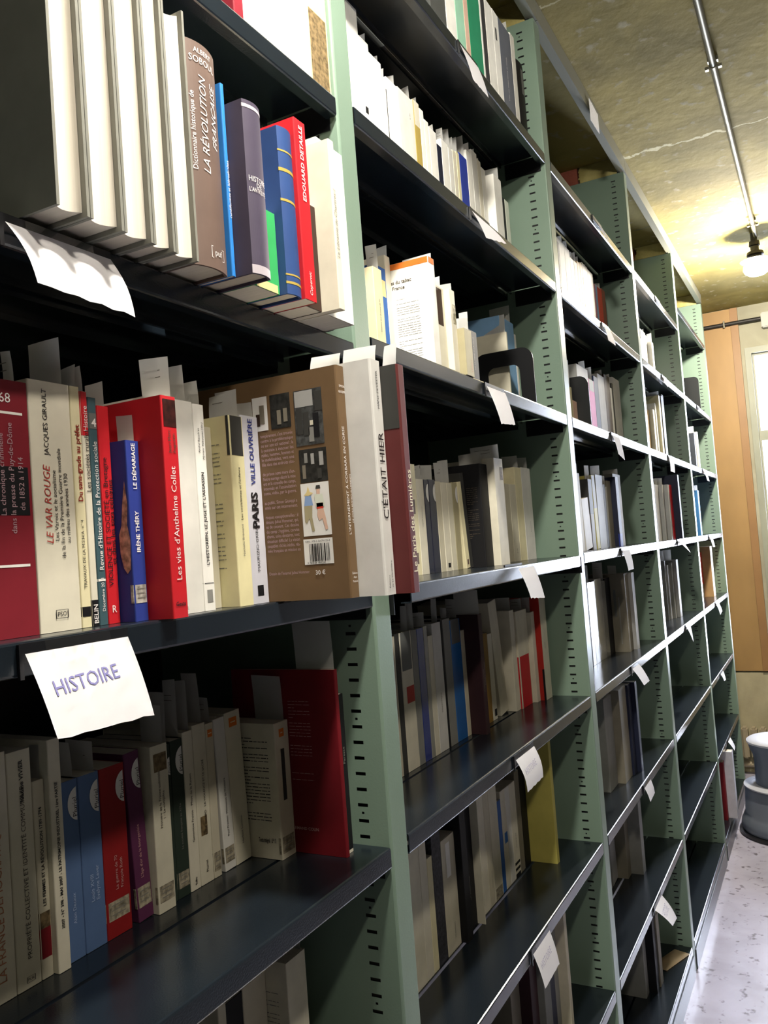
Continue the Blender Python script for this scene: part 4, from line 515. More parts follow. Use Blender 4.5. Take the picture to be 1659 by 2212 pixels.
{'bay': 3, 'lev': 'E', 'x': 2.4736, 'y': 0.1, 'z': -0.368, 't': 0.0788, 'h': 0.237, 'c': 'grey2', 'gl': 1, 'desc': 'light grey glossy spine'},
{'bay': 3, 'lev': 'E', 'x': 2.5524, 'y': 0.1, 'z': -0.368, 't': 0.0485, 'h': 0.226, 'c': 'grey', 'gl': 1, 'desc': 'grey spine left of a thin dark book'},
{'bay': 3, 'lev': 'E', 'x': 2.6009, 'y': 0.1, 'z': -0.368, 't': 0.0631, 'h': 0.232, 'c': 'black', 'desc': 'thin dark book right of the glossy spines'},
{'bay': 3, 'lev': 'E', 'x': 2.664, 'y': 0.0548, 'z': -0.368, 't': 0.0561, 'h': 0.241, 'c': 'taupe', 'desc': 'book showing a plain taupe cover with vertical lettering', 'cov': 'title'},
{'bay': 3, 'lev': 'E', 'x': 2.7201, 'y': 0.044, 'z': -0.368, 't': 0.04, 'h': 0.24, 'c': 'grey2', 'desc': 'pale grey book, last on its shelf'},
{'bay': 3, 'lev': 'F', 'x': 2.3251, 'y': 0.0661, 'z': -0.7, 't': 0.0911, 'h': 0.25, 'c': 'grey', 'desc': 'grey book touching the upright', 'cov': 'title'},
{'bay': 3, 'lev': 'F', 'x': 2.4162, 'y': 0.0444, 'z': -0.7, 't': 0.0883, 'h': 0.259, 'c': 'taupe', 'desc': 'taupe book left of the navy ones'},
{'bay': 3, 'lev': 'F', 'x': 2.5045, 'y': 0.0378, 'z': -0.7, 't': 0.04, 'h': 0.258, 'c': 'navy', 'desc': 'left navy book of a dark pair'},
{'bay': 3, 'lev': 'F', 'x': 2.5445, 'y': 0.0259, 'z': -0.7, 't': 0.028, 'h': 0.26, 'c': 'navy', 'desc': 'right navy book of a dark pair'},
{'bay': 3, 'lev': 'G', 'x': 2.4814, 'y': 0.13, 'z': -1.03, 't': 0.0357, 'h': 0.162, 'c': 'grey', 'lean': -4, 'desc': 'thin grey magazine leaning left'},
{'bay': 3, 'lev': 'G', 'x': 2.5171, 'y': 0.13, 'z': -1.03, 't': 0.0616, 'h': 0.161, 'c': 'grey2', 'lean': -4, 'desc': 'second thin grey magazine leaning left'},
{'bay': 3, 'lev': 'G', 'x': 2.5787, 'y': 0.1, 'z': -1.03, 't': 0.0442, 'h': 0.182, 'c': 'taupe', 'desc': 'wide taupe book'},
{'bay': 3, 'lev': 'G', 'x': 2.6229, 'y': 0.0639, 'z': -1.03, 't': 0.0394, 'h': 0.215, 'c': 'grey', 'desc': 'grey book showing its cover, last on its shelf'},
{'bay': 3, 'lev': 'H', 'x': 2.5917, 'y': 0.0797, 'z': -1.382, 't': 0.04, 'h': 0.22, 'c': 'grey', 'desc': 'dull grey book on the bottom shelf'},
{'bay': 3, 'lev': 'H', 'x': 2.6317, 'y': 0.0556, 'z': -1.382, 't': 0.04, 'h': 0.23, 'c': 'black', 'desc': 'black book on the bottom shelf'},
{'bay': 3, 'lev': 'H', 'x': 2.6717, 'y': 0.0514, 'z': -1.382, 't': 0.04, 'h': 0.21, 'c': 'taupe', 'desc': 'thin taupe book on the bottom shelf'},
{'bay': 4, 'lev': 'B', 'x': 3.423, 'y': 0.08, 'z': 0.6, 't': 0.047, 'h': 0.17, 'c': 'white', 'desc': 'narrow white spine touching the upright'},
{'bay': 4, 'lev': 'B', 'x': 3.47, 'y': 0.08, 'z': 0.6, 't': 0.108, 'h': 0.213, 'c': 'grey2', 'desc': 'grey spine between two white ones'},
{'bay': 4, 'lev': 'B', 'x': 3.578, 'y': 0.08, 'z': 0.6, 't': 0.031, 'h': 0.207, 'c': 'white', 'desc': 'thin white spine right of the grey one'},
{'bay': 4, 'lev': 'B', 'x': 3.609, 'y': 0.063, 'z': 0.6, 't': 0.04, 'h': 0.182, 'c': 'white', 'desc': 'wide white spine, last on its shelf'},
{'bay': 4, 'lev': 'C', 'x': 3.398, 'y': 0.07, 'z': 0.285, 't': 0.049, 'h': 0.192, 'c': 'tan', 'desc': 'narrow tan spine touching the upright'},
{'bay': 4, 'lev': 'C', 'x': 3.447, 'y': 0.055, 'z': 0.285, 't': 0.04, 'h': 0.194, 'c': 'cream3', 'desc': 'cream spine left of a bright thin one'},
{'bay': 4, 'lev': 'C', 'x': 3.487, 'y': 0.052, 'z': 0.285, 't': 0.04, 'h': 0.223, 'c': 'white', 'desc': 'bright thin white spine'},
{'bay': 4, 'lev': 'C', 'x': 3.527, 'y': 0.042, 'z': 0.285, 't': 0.04, 'h': 0.259, 'c': 'creamy', 'desc': 'yellowish cream spine'},
{'bay': 4, 'lev': 'C', 'x': 3.567, 'y': 0.039, 'z': 0.285, 't': 0.04, 'h': 0.262, 'c': 'black', 'desc': 'narrow black spine'},
{'bay': 4, 'lev': 'C', 'x': 3.607, 'y': 0.042, 'z': 0.285, 't': 0.04, 'h': 0.273, 'c': 'grey', 'desc': 'very thin grey spine, last on its shelf'},
{'bay': 4, 'lev': 'D', 'x': 3.1753, 'y': 0.03, 'z': -0.04, 't': 0.0973, 'h': 0.207, 'c': 'grey2', 'desc': 'first of three grey periodical bundles'},
{'bay': 4, 'lev': 'D', 'x': 3.2726, 'y': 0.0181, 'z': -0.04, 't': 0.04, 'h': 0.209, 'c': 'grey2', 'desc': 'middle one of three grey periodical bundles'},
{'bay': 4, 'lev': 'D', 'x': 3.3126, 'y': 0.0047, 'z': -0.04, 't': 0.04, 'h': 0.209, 'c': 'grey2', 'desc': 'last of three grey periodical bundles'},
{'bay': 4, 'lev': 'D', 'x': 3.3526, 'y': 0.0022, 'z': -0.04, 't': 0.04, 'h': 0.209, 'c': 'red', 'desc': 'narrow red spine left of a dark binder'},
{'bay': 4, 'lev': 'D', 'x': 3.3926, 'y': -0.0219, 'z': -0.04, 't': 0.0354, 'h': 0.247, 'c': 'navy', 'desc': 'wide dark navy binder'},
{'bay': 4, 'lev': 'E', 'x': 3.5773, 'y': 0.0855, 'z': -0.368, 't': 0.0228, 'h': 0.24, 'c': 'grey', 'desc': 'grey book touching the upright'},
{'bay': 4, 'lev': 'E', 'x': 3.6001, 'y': 0.079, 'z': -0.368, 't': 0.04, 'h': 0.222, 'c': 'grey2', 'desc': 'narrow light grey spine'},
{'bay': 4, 'lev': 'E', 'x': 3.6401, 'y': 0.0685, 'z': -0.368, 't': 0.04, 'h': 0.229, 'c': 'grey', 'desc': 'dull grey spine left of the last one'},
{'bay': 4, 'lev': 'E', 'x': 3.6801, 'y': 0.0556, 'z': -0.368, 't': 0.0507, 'h': 0.239, 'c': 'grey2', 'desc': 'light grey spine, last on its shelf'},
{'bay': 5, 'lev': 'C', 'x': 4.2, 'y': 0.004, 'z': 0.285, 't': 0.047, 'h': 0.161, 'c': 'slate', 'desc': 'slate blue binder touching the upright'},
{'bay': 5, 'lev': 'C', 'x': 4.247, 'y': -0.003, 'z': 0.285, 't': 0.04, 'h': 0.17, 'c': 'white', 'desc': 'white spine right of the slate blue binder'},
{'bay': 5, 'lev': 'D', 'x': 4.3058, 'y': 0.0252, 'z': -0.04, 't': 0.0513, 'h': 0.218, 'c': 'sky2', 'desc': 'sky blue binder, alone on its shelf'},
{'bay': 5, 'lev': 'E', 'x': 4.607, 'y': 0.08, 'z': -0.368, 't': 0.0748, 'h': 0.237, 'c': 'red3', 'desc': 'narrow red-topped file beside a cardboard box', 'bands': [(0, 0.3, 'taupe')]},
{'bay': 5, 'lev': 'E', 'x': 4.6818, 'y': 0.0367, 'z': -0.368, 't': 0.0829, 'h': 0.263, 'c': 'cardboard', 'desc': 'cardboard-coloured file box, alone beside a red file'},
{'bay': 5, 'lev': 'H', 'x': 4.2483, 'y': 0.0155, 'z': -1.382, 't': 0.0423, 'h': 0.27, 'c': 'darkred', 'desc': 'dark red book on the bottom shelf'},
{'bay': 5, 'lev': 'H', 'x': 4.2906, 'y': -0.0231, 'z': -1.382, 't': 0.05, 'h': 0.31, 'c': 'lav', 'desc': 'lavender white file on the bottom shelf'}]
SLIPS=[
{'b': 20, 'x': 0.4785, 'y1': 0.035, 'y2': 0.048, 'zt': 0.176, 'lab': 'white slip in the maroon book, fourth shelf, nearest bay'},
{'b': 21, 'x': 0.5234, 'y1': 0.034, 'y2': 0.072, 'zt': 0.194, 'lab': 'white slip in the wide cream book, fourth shelf, nearest bay'},
{'b': 22, 'x': 0.5371, 'y1': 0.034, 'y2': 0.056, 'zt': 0.174, 'lab': 'white slip in the cream spine, fourth shelf, nearest bay'},
{'b': 23, 'x': 0.5453, 'y1': 0.034, 'y2': 0.058, 'zt': 0.175, 'lab': 'white slip in the narrow spine, fourth shelf, nearest bay'},
{'b': 25, 'x': 0.568, 'y1': 0.034, 'y2': 0.057, 'zt': 0.167, 'lab': 'white slip in the red spine, fourth shelf, nearest bay'},
{'b': 26, 'x': 0.5837, 'y1': 0.0168, 'y2': 0.0358, 'zt': 0.137, 'lab': 'white slip in the blue paperback, fourth shelf, nearest bay'},
{'b': 27, 'x': 0.6026, 'y1': -0.011, 'y2': 0.021, 'zt': 0.186, 'lab': 'white slip in the thick red book, fourth shelf, nearest bay'},
{'b': 28, 'x': 0.6547, 'y1': 0.018, 'y2': 0.044, 'zt': 0.19, 'lab': 'white slip in the white spine, fourth shelf, nearest bay'},
{'b': 29, 'x': 0.675, 'y1': 0.018, 'y2': 0.04, 'zt': 0.177, 'lab': 'ninth white slip counted from the near end, fourth shelf, nearest bay'},
{'b': 31, 'x': 0.7189, 'y1': 0.012, 'y2': 0.043, 'zt': 0.173, 'lab': 'white slip in the cream book, fourth shelf, nearest bay'},
{'b': 31, 'x': 0.7257, 'y1': 0.0113, 'y2': 0.0373, 'zt': 0.178, 'lab': 'eleventh white slip counted from the near end, fourth shelf, nearest bay'},
{'b': 32, 'x': 0.755, 'y1': 0.014, 'y2': 0.033, 'zt': 0.169, 'lab': 'white slip in the pale spine, fourth shelf, nearest bay'},
{'b': 33, 'x': 0.773, 'y1': -0.0863, 'y2': -0.0493, 'zt': 0.207, 'lab': 'white slip in the big brown hardback, fourth shelf, nearest bay'},
{'b': 34, 'x': 0.7947, 'y1': -0.1166, 'y2': -0.0776, 'zt': 0.212, 'lab': "white slip in the big white hardback titled C'ÉTAIT HIER, fourth shelf, nearest bay"},
{'b': 35, 'x': 0.805, 'y1': -0.135, 'y2': -0.119, 'zt': 0.212, 'lab': 'white slip in the big wine red hardback, fourth shelf, nearest bay'},
{'b': 36, 'x': 0.5401, 'y1': 0.159, 'y2': 0.195, 'zt': -0.094, 'lab': 'white slip in the cream spine, fifth shelf, nearest bay'},
{'b': 38, 'x': 0.5819, 'y1': 0.159, 'y2': 0.181, 'zt': -0.157, 'lab': 'white slip in the low spine, fifth shelf, nearest bay'},
{'b': 40, 'x': 0.6192, 'y1': 0.159, 'y2': 0.188, 'zt': -0.162, 'lab': 'white slip in the narrower of the two steel blue paperbacks, fifth shelf, nearest bay'},
{'b': 41, 'x': 0.6458, 'y1': 0.159, 'y2': 0.194, 'zt': -0.168, 'lab': 'white slip in the wider of the two steel blue paperbacks, fifth shelf, nearest bay'},
{'b': 44, 'x': 0.737, 'y1': 0.152, 'y2': 0.183, 'zt': -0.152, 'lab': 'white slip in the cream paperback, fifth shelf, nearest bay'},
{'b': 45, 'x': 0.75, 'y1': 0.159, 'y2': 0.185, 'zt': -0.142, 'lab': 'white slip in the very thin dark green paperback, fifth shelf, nearest bay'},
{'b': 46, 'x': 0.7697, 'y1': 0.159, 'y2': 0.179, 'zt': -0.13, 'lab': 'white slip in the dark green paperback, fifth shelf, nearest bay'},
{'b': 47, 'x': 0.7873, 'y1': 0.159, 'y2': 0.176, 'zt': -0.132, 'lab': 'white slip in the cream spine reading Muse de la Raison, fifth shelf, nearest bay'},
{'b': 48, 'x': 0.8096, 'y1': 0.159, 'y2': 0.184, 'zt': -0.126, 'lab': 'ninth white slip counted from the near end, fifth shelf, nearest bay'},
{'b': 49, 'x': 0.8248, 'y1': 0.159, 'y2': 0.178, 'zt': -0.158, 'lab': 'white slip in the narrow cream pocket book, fifth shelf, nearest bay'},
{'b': 52, 'x': 0.9109, 'y1': 0.1127, 'y2': 0.1567, 'zt': -0.148, 'lab': 'white slip in the thick cream pocket book, fifth shelf, nearest bay'},
{'b': 53, 'x': 0.9209, 'y1': 0.0391, 'y2': 0.0951, 'zt': -0.083, 'lab': 'white slip in the tall dark red book, fifth shelf, nearest bay'},
{'b': 58, 'x': 0.8993, 'y1': 0.1029, 'y2': 0.1309, 'zt': -0.455, 'lab': 'white slip in the wide cream paperback, sixth shelf, nearest bay'},
{'b': 68, 'x': 1.8201, 'y1': 0.026, 'y2': 0.05, 'zt': 1.167, 'lab': 'white slip in the slate grey book, top shelf, second bay'},
{'b': 72, 'x': 1.2277, 'y1': 0.086, 'y2': 0.102, 'zt': 0.85, 'lab': 'white slip in the overexposed white book, second shelf, second bay'},
{'b': 73, 'x': 1.2688, 'y1': 0.086, 'y2': 0.092, 'zt': 0.833, 'lab': 'second white slip counted from the near end, second shelf, second bay'},
{'b': 74, 'x': 1.2865, 'y1': 0.086, 'y2': 0.118, 'zt': 0.82, 'lab': 'white slip in the thin white book, second shelf, second bay'},
{'b': 75, 'x': 1.3267, 'y1': 0.086, 'y2': 0.095, 'zt': 0.824, 'lab': 'fourth white slip counted from the near end, second shelf, second bay'},
{'b': 76, 'x': 1.3877, 'y1': 0.086, 'y2': 0.103, 'zt': 0.832, 'lab': 'white slip in the white book with faint grey lettering, second shelf, second bay'},
{'b': 77, 'x': 1.4174, 'y1': 0.086, 'y2': 0.099, 'zt': 0.826, 'lab': 'white slip in the narrow book with a mustard gold spine, second shelf, second bay'},
{'b': 80, 'x': 1.4886, 'y1': 0.086, 'y2': 0.1, 'zt': 0.807, 'lab': 'seventh white slip counted from the near end, second shelf, second bay'},
{'b': 82, 'x': 1.5378, 'y1': 0.087, 'y2': 0.101, 'zt': 0.823, 'lab': 'eighth white slip counted from the near end, second shelf, second bay'},
{'b': 83, 'x': 1.5687, 'y1': 0.087, 'y2': 0.098, 'zt': 0.833, 'lab': 'ninth white slip counted from the near end, second shelf, second bay'},
{'b': 84, 'x': 1.5862, 'y1': 0.087, 'y2': 0.095, 'zt': 0.822, 'lab': 'tenth white slip counted from the near end, second shelf, second bay'},
{'b': 85, 'x': 1.6044, 'y1': 0.086, 'y2': 0.098, 'zt': 0.829, 'lab': 'eleventh white slip counted from the near end, second shelf, second bay'},
{'b': 86, 'x': 1.6438, 'y1': 0.086, 'y2': 0.101, 'zt': 0.848, 'lab': 'white slip in the royal blue book with pale lettering, second shelf, second bay'},
{'b': 87, 'x': 1.675, 'y1': 0.086, 'y2': 0.107, 'zt': 0.848, 'lab': 'thirteenth white slip counted from the near end, second shelf, second bay'},
{'b': 88, 'x': 1.7068, 'y1': 0.086, 'y2': 0.095, 'zt': 0.848, 'lab': 'fourteenth white slip counted from the near end, second shelf, second bay'},
{'b': 89, 'x': 1.7298, 'y1': 0.086, 'y2': 0.096, 'zt': 0.832, 'lab': 'white slip in the cream book under a small slip, second shelf, second bay'},
{'b': 91, 'x': 1.8011, 'y1': 0.068, 'y2': 0.098, 'zt': 0.836, 'lab': 'white slip in the thick white book, second shelf, second bay'},
{'b': 94, 'x': 1.1941, 'y1': 0.076, 'y2': 0.095, 'zt': 0.481, 'lab': 'white slip in the cream book, third shelf, second bay'},
{'b': 96, 'x': 1.2541, 'y1': 0.089, 'y2': 0.112, 'zt': 0.501, 'lab': 'white slip in the tall cream spine beside the tobacco book, third shelf, second bay'},
{'b': 97, 'x': 1.2785, 'y1': 0.021, 'y2': 0.072, 'zt': 0.479, 'lab': 'white slip in the white book, third shelf, second bay'},
{'b': 98, 'x': 1.317, 'y1': 0.025, 'y2': 0.033, 'zt': 0.454, 'lab': 'fourth white slip counted from the near end, third shelf, second bay'},
{'b': 99, 'x': 1.3417, 'y1': 0.015, 'y2': 0.036, 'zt': 0.446, 'lab': 'white slip in the glossy cream book, third shelf, second bay'},
{'b': 100, 'x': 1.3746, 'y1': 0.003, 'y2': 0.023, 'zt': 0.39, 'lab': 'white slip in the khaki cream book, third shelf, second bay'},
{'b': 100, 'x': 1.3746, 'y1': 0.003, 'y2': 0.019, 'zt': 0.399, 'lab': 'seventh white slip counted from the near end, third shelf, second bay'},
{'b': 102, 'x': 1.7772, 'y1': 0.073, 'y2': 0.123, 'zt': 0.497, 'lab': 'white slip in the pale book seen through the black bookend, third shelf, second bay'},
{'b': 103, 'x': 1.8644, 'y1': 0.089, 'y2': 0.137, 'zt': 0.541, 'lab': 'ninth white slip counted from the near end, third shelf, second bay'},
{'b': 106, 'x': 1.3171, 'y1': 0.089, 'y2': 0.102, 'zt': 0.142, 'lab': 'leftmost white slip counted from the near end, fourth shelf, second bay'},
{'b': 107, 'x': 1.3377, 'y1': 0.089, 'y2': 0.098, 'zt': 0.138, 'lab': 'second white slip counted from the near end, fourth shelf, second bay'},
{'b': 108, 'x': 1.3654, 'y1': 0.089, 'y2': 0.11, 'zt': 0.144, 'lab': 'third white slip counted from the near end, fourth shelf, second bay'},
{'b': 110, 'x': 1.415, 'y1': 0.089, 'y2': 0.105, 'zt': 0.149, 'lab': 'white slip in the cream spine, fourth shelf, second bay'},
{'b': 111, 'x': 1.4387, 'y1': 0.089, 'y2': 0.109, 'zt': 0.155, 'lab': 'white slip in the cream spine left of a brown-topped one, fourth shelf, second bay'},
{'b': 115, 'x': 1.5424, 'y1': 0.063, 'y2': 0.109, 'zt': 0.174, 'lab': 'white slip in the tall black book, fourth shelf, second bay'},
{'b': 116, 'x': 1.6044, 'y1': 0.049, 'y2': 0.108, 'zt': 0.194, 'lab': 'seventh white slip counted from the near end, fourth shelf, second bay'},
{'b': 119, 'x': 1.8372, 'y1': 0.09, 'y2': 0.126, 'zt': 0.193, 'lab': 'eighth white slip counted from the near end, fourth shelf, second bay'},
{'b': 120, 'x': 1.9005, 'y1': 0.089, 'y2': 0.112, 'zt': 0.192, 'lab': 'white slip in the pale book, last before the green upright, fourth shelf, second bay'},
{'b': 121, 'x': 1.2562, 'y1': 0.134, 'y2': 0.156, 'zt': -0.094, 'lab': 'white slip in the thin cream spine touching the green upright, fifth shelf, second bay'},
{'b': 123, 'x': 1.3146, 'y1': 0.134, 'y2': 0.147, 'zt': -0.099, 'lab': 'white slip in the cream spine, fifth shelf, second bay'},
{'b': 124, 'x': 1.3394, 'y1': 0.134, 'y2': 0.148, 'zt': -0.092, 'lab': 'third white slip counted from the near end, fifth shelf, second bay'},
{'b': 126, 'x': 1.3825, 'y1': 0.134, 'y2': 0.163, 'zt': -0.114, 'lab': 'white slip in the glossy silver spine catching the light, fifth shelf, second bay'},
{'b': 128, 'x': 1.4388, 'y1': 0.134, 'y2': 0.146, 'zt': -0.093, 'lab': 'white slip in the pale spine with slanted grey lettering, fifth shelf, second bay'},
{'b': 130, 'x': 1.4813, 'y1': 0.134, 'y2': 0.141, 'zt': -0.115, 'lab': 'sixth white slip counted from the near end, fifth shelf, second bay'},
{'b': 131, 'x': 1.5277, 'y1': 0.134, 'y2': 0.155, 'zt': -0.104, 'lab': 'white slip in the bright blue glossy spine, fifth shelf, second bay'},
{'b': 133, 'x': 1.5694, 'y1': 0.1033, 'y2': 0.1553, 'zt': -0.092, 'lab': 'white slip in the wide dark aubergine cover, fifth shelf, second bay'},
{'b': 137, 'x': 1.7874, 'y1': 0.117, 'y2': 0.168, 'zt': -0.125, 'lab': 'white slip in the tall cream cover behind the leaning periodical, fifth shelf, second bay'},
{'b': 138, 'x': 1.8522, 'y1': 0.113, 'y2': 0.14, 'zt': -0.131, 'lab': 'white slip in the cream book, fifth shelf, second bay'},
{'b': 139, 'x': 1.8789, 'y1': 0.103, 'y2': 0.122, 'zt': -0.13, 'lab': 'white slip in the cream spine right of the red block, fifth shelf, second bay'},
{'b': 167, 'x': 2.3715, 'y1': 0.084, 'y2': 0.091, 'zt': 0.86, 'lab': 'white slip in the white spine, second shelf, third bay'},
{'b': 168, 'x': 2.4294, 'y1': 0.085, 'y2': 0.092, 'zt': 0.861, 'lab': 'white slip in the pale grey-white spine, second shelf, third bay'},
{'b': 169, 'x': 2.4728, 'y1': 0.084, 'y2': 0.094, 'zt': 0.839, 'lab': 'white slip in the white spine under a bright slip, second shelf, third bay'},
{'b': 170, 'x': 2.5121, 'y1': 0.084, 'y2': 0.099, 'zt': 0.849, 'lab': 'white slip in the light grey spine, second shelf, third bay'},
{'b': 171, 'x': 2.5448, 'y1': 0.084, 'y2': 0.098, 'zt': 0.847, 'lab': 'white slip in the left one of two narrow tan spines, second shelf, third bay'},
{'b': 173, 'x': 2.6371, 'y1': 0.084, 'y2': 0.103, 'zt': 0.849, 'lab': 'white slip in the white spine with a brown lower half, second shelf, third bay'},
{'b': 175, 'x': 2.7297, 'y1': 0.084, 'y2': 0.093, 'zt': 0.833, 'lab': 'white slip in the narrow magenta spine, second shelf, third bay'},
{'b': 177, 'x': 2.8147, 'y1': 0.084, 'y2': 0.099, 'zt': 0.834, 'lab': 'white slip in the bright red spine, second shelf, third bay'},
{'b': 179, 'x': 2.2561, 'y1': 0.066, 'y2': 0.088, 'zt': 0.476, 'lab': 'white slip in the narrow cream spine touching the upright, third shelf, third bay'},
{'b': 181, 'x': 2.4416, 'y1': 0.066, 'y2': 0.084, 'zt': 0.503, 'lab': 'white slip in the grey spine right of the dark bookend, third shelf, third bay'},
{'b': 182, 'x': 2.5134, 'y1': 0.066, 'y2': 0.106, 'zt': 0.498, 'lab': 'white slip in the bright pink spine, third shelf, third bay'},
{'b': 184, 'x': 2.6512, 'y1': 0.066, 'y2': 0.088, 'zt': 0.513, 'lab': 'white slip in the grey spine right of the navy one, third shelf, third bay'},
{'b': 186, 'x': 2.7574, 'y1': 0.066, 'y2': 0.088, 'zt': 0.517, 'lab': 'fifth white slip counted from the near end, third shelf, third bay'},
{'b': 189, 'x': 2.2096, 'y1': 0.054, 'y2': 0.077, 'zt': 0.192, 'lab': 'white slip in the dull cream spine touching the upright, fourth shelf, third bay'},
{'b': 191, 'x': 2.3335, 'y1': 0.054, 'y2': 0.063, 'zt': 0.192, 'lab': 'white slip in the dark spine right of the leaning magazines, fourth shelf, third bay'},
{'b': 193, 'x': 2.4592, 'y1': 0.054, 'y2': 0.08, 'zt': 0.198, 'lab': 'white slip in the grey spine right of the mustard one, fourth shelf, third bay'},
{'b': 195, 'x': 2.5122, 'y1': 0.054, 'y2': 0.071, 'zt': 0.17, 'lab': 'fourth white slip counted from the near end, fourth shelf, third bay'},
{'b': 198, 'x': 2.6989, 'y1': 0.054, 'y2': 0.1, 'zt': 0.202, 'lab': 'white slip in the narrow grey spine, last on its shelf, fourth shelf, third bay'},
{'b': 200, 'x': 2.4233, 'y1': 0.104, 'y2': 0.134, 'zt': -0.084, 'lab': 'white slip in the left glossy plastic-covered spine, fifth shelf, third bay'},
{'b': 203, 'x': 2.596, 'y1': 0.104, 'y2': 0.134, 'zt': -0.084, 'lab': 'second white slip counted from the near end, fifth shelf, third bay'},
{'b': 205, 'x': 2.6921, 'y1': 0.083, 'y2': 0.109, 'zt': -0.101, 'lab': 'white slip in the book, fifth shelf, third bay'},
{'b': 218, 'x': 3.4653, 'y1': 0.084, 'y2': 0.099, 'zt': 0.833, 'lab': 'white slip in the narrow white spine touching the upright, second shelf, fourth bay'},
{'b': 219, 'x': 3.5672, 'y1': 0.084, 'y2': 0.091, 'zt': 0.829, 'lab': 'white slip in the grey spine between two white ones, second shelf, fourth bay'},
{'b': 221, 'x': 3.645, 'y1': 0.067, 'y2': 0.087, 'zt': 0.827, 'lab': 'white slip in the wide white spine, last on its shelf, second shelf, fourth bay'},
{'b': 225, 'x': 3.563, 'y1': 0.046, 'y2': 0.093, 'zt': 0.567, 'lab': 'white slip in the yellowish cream spine, third shelf, fourth bay'},
{'b': 228, 'x': 3.2629, 'y1': 0.034, 'y2': 0.056, 'zt': 0.195, 'lab': 'white slip in the first of three grey periodical bundles, fourth shelf, fourth bay'},
{'b': 229, 'x': 3.3086, 'y1': 0.0221, 'y2': 0.0481, 'zt': 0.196, 'lab': 'white slip in the middle one of three grey periodical bundles, fourth shelf, fourth bay'},
{'b': 233, 'x': 3.5978, 'y1': 0.0895, 'y2': 0.1115, 'zt': -0.087, 'lab': 'white slip in the grey book touching the upright, fifth shelf, fourth bay'},
{'b': 235, 'x': 3.6761, 'y1': 0.0725, 'y2': 0.1055, 'zt': -0.087, 'lab': 'second white slip counted from the near end, fifth shelf, fourth bay'},
{'b': 237, 'x': 4.2423, 'y1': 0.008, 'y2': 0.041, 'zt': 0.482, 'lab': 'white slip in the slate blue binder touching the upright, third shelf, end bay'},
{'b': 239, 'x': 4.352, 'y1': 0.0292, 'y2': 0.0442, 'zt': 0.206, 'lab': 'white slip in the sky blue binder, alone on its shelf, fourth shelf, end bay'}]
TAGS=[
('1C', 0.447, 0.548, 0.265, -0.035, 0.207, -0.028, 0.206),
('1D', 0.444, 0.542, -0.048, -0.033, -0.113, -0.028, -0.116),
('2A', 1.427, 1.517, 0.907, -0.024, 0.828, -0.02, 0.837),
('2B', 1.419, 1.512, 0.597, -0.027, 0.536, -0.033, 0.551),
('2C', 1.423, 1.519, 0.282, -0.026, 0.206, -0.019, 0.214),
('2D', 1.449, 1.538, -0.043, -0.045, -0.102, -0.042, -0.109),
('2E', 1.418, 1.519, -0.371, -0.021, -0.431, -0.017, -0.432),
('2F', 1.426, 1.521, -0.703, -0.021, -0.764, -0.018, -0.766),
('3T', 2.464, 2.565, 1.238, -0.006, 1.21, -0.006, 1.216),
('3A', 2.404, 2.509, 0.907, -0.024, 0.854, -0.023, 0.85),
('3B', 2.407, 2.498, 0.597, -0.015, 0.544, -0.016, 0.545),
('3C', 2.399, 2.49, 0.282, -0.017, 0.22, -0.015, 0.208),
('3D', 2.397, 2.495, -0.043, -0.017, -0.106, -0.012, -0.106),
('3E', 2.395, 2.488, -0.371, -0.032, -0.422, -0.03, -0.425),
('3F', 2.417, 2.507, -0.703, -0.017, -0.746, -0.013, -0.747),
('3G', 2.413, 2.518, -1.033, -0.048, -1.076, -0.041, -1.099),
('4A', 3.387, 3.488, 0.907, -0.019, 0.863, -0.018, 0.864),
('4B', 3.374, 3.479, 0.597, -0.01, 0.563, -0.006, 0.561),
('4C', 3.353, 3.456, 0.282, -0.006, 0.22, -0.006, 0.219),
('4D', 3.39, 3.495, -0.043, -0.04, -0.088, -0.032, -0.098),
('4E', 3.398, 3.503, -0.371, -0.022, -0.423, -0.011, -0.449),
('5B', 4.364, 4.456, 0.597, -0.02, 0.565, -0.017, 0.56),
('5C', 4.359, 4.464, 0.282, -0.019, 0.223, -0.017, 0.223),
('5D', 4.353, 4.458, -0.043, -0.017, -0.102, -0.015, -0.104),
('5E', 4.372, 4.477, -0.371, -0.02, -0.432, -0.019, -0.424),
('5F', 4.309, 4.414, -0.703, -0.017, -0.741, -0.013, -0.753),
('5G', 4.349, 4.447, -1.033, -0.03, -1.079, -0.023, -1.083)]
def side_text(bm,x,s,size,y,z,mi,right=True,maxw=None,bold=0):
    # lettering on a left cover: the reader looks along +x, so the line runs towards -y
    put_text(bm,s,size,lambda a,b:(x,y-a,z+b),mi,maxw=maxw,bold=bold)
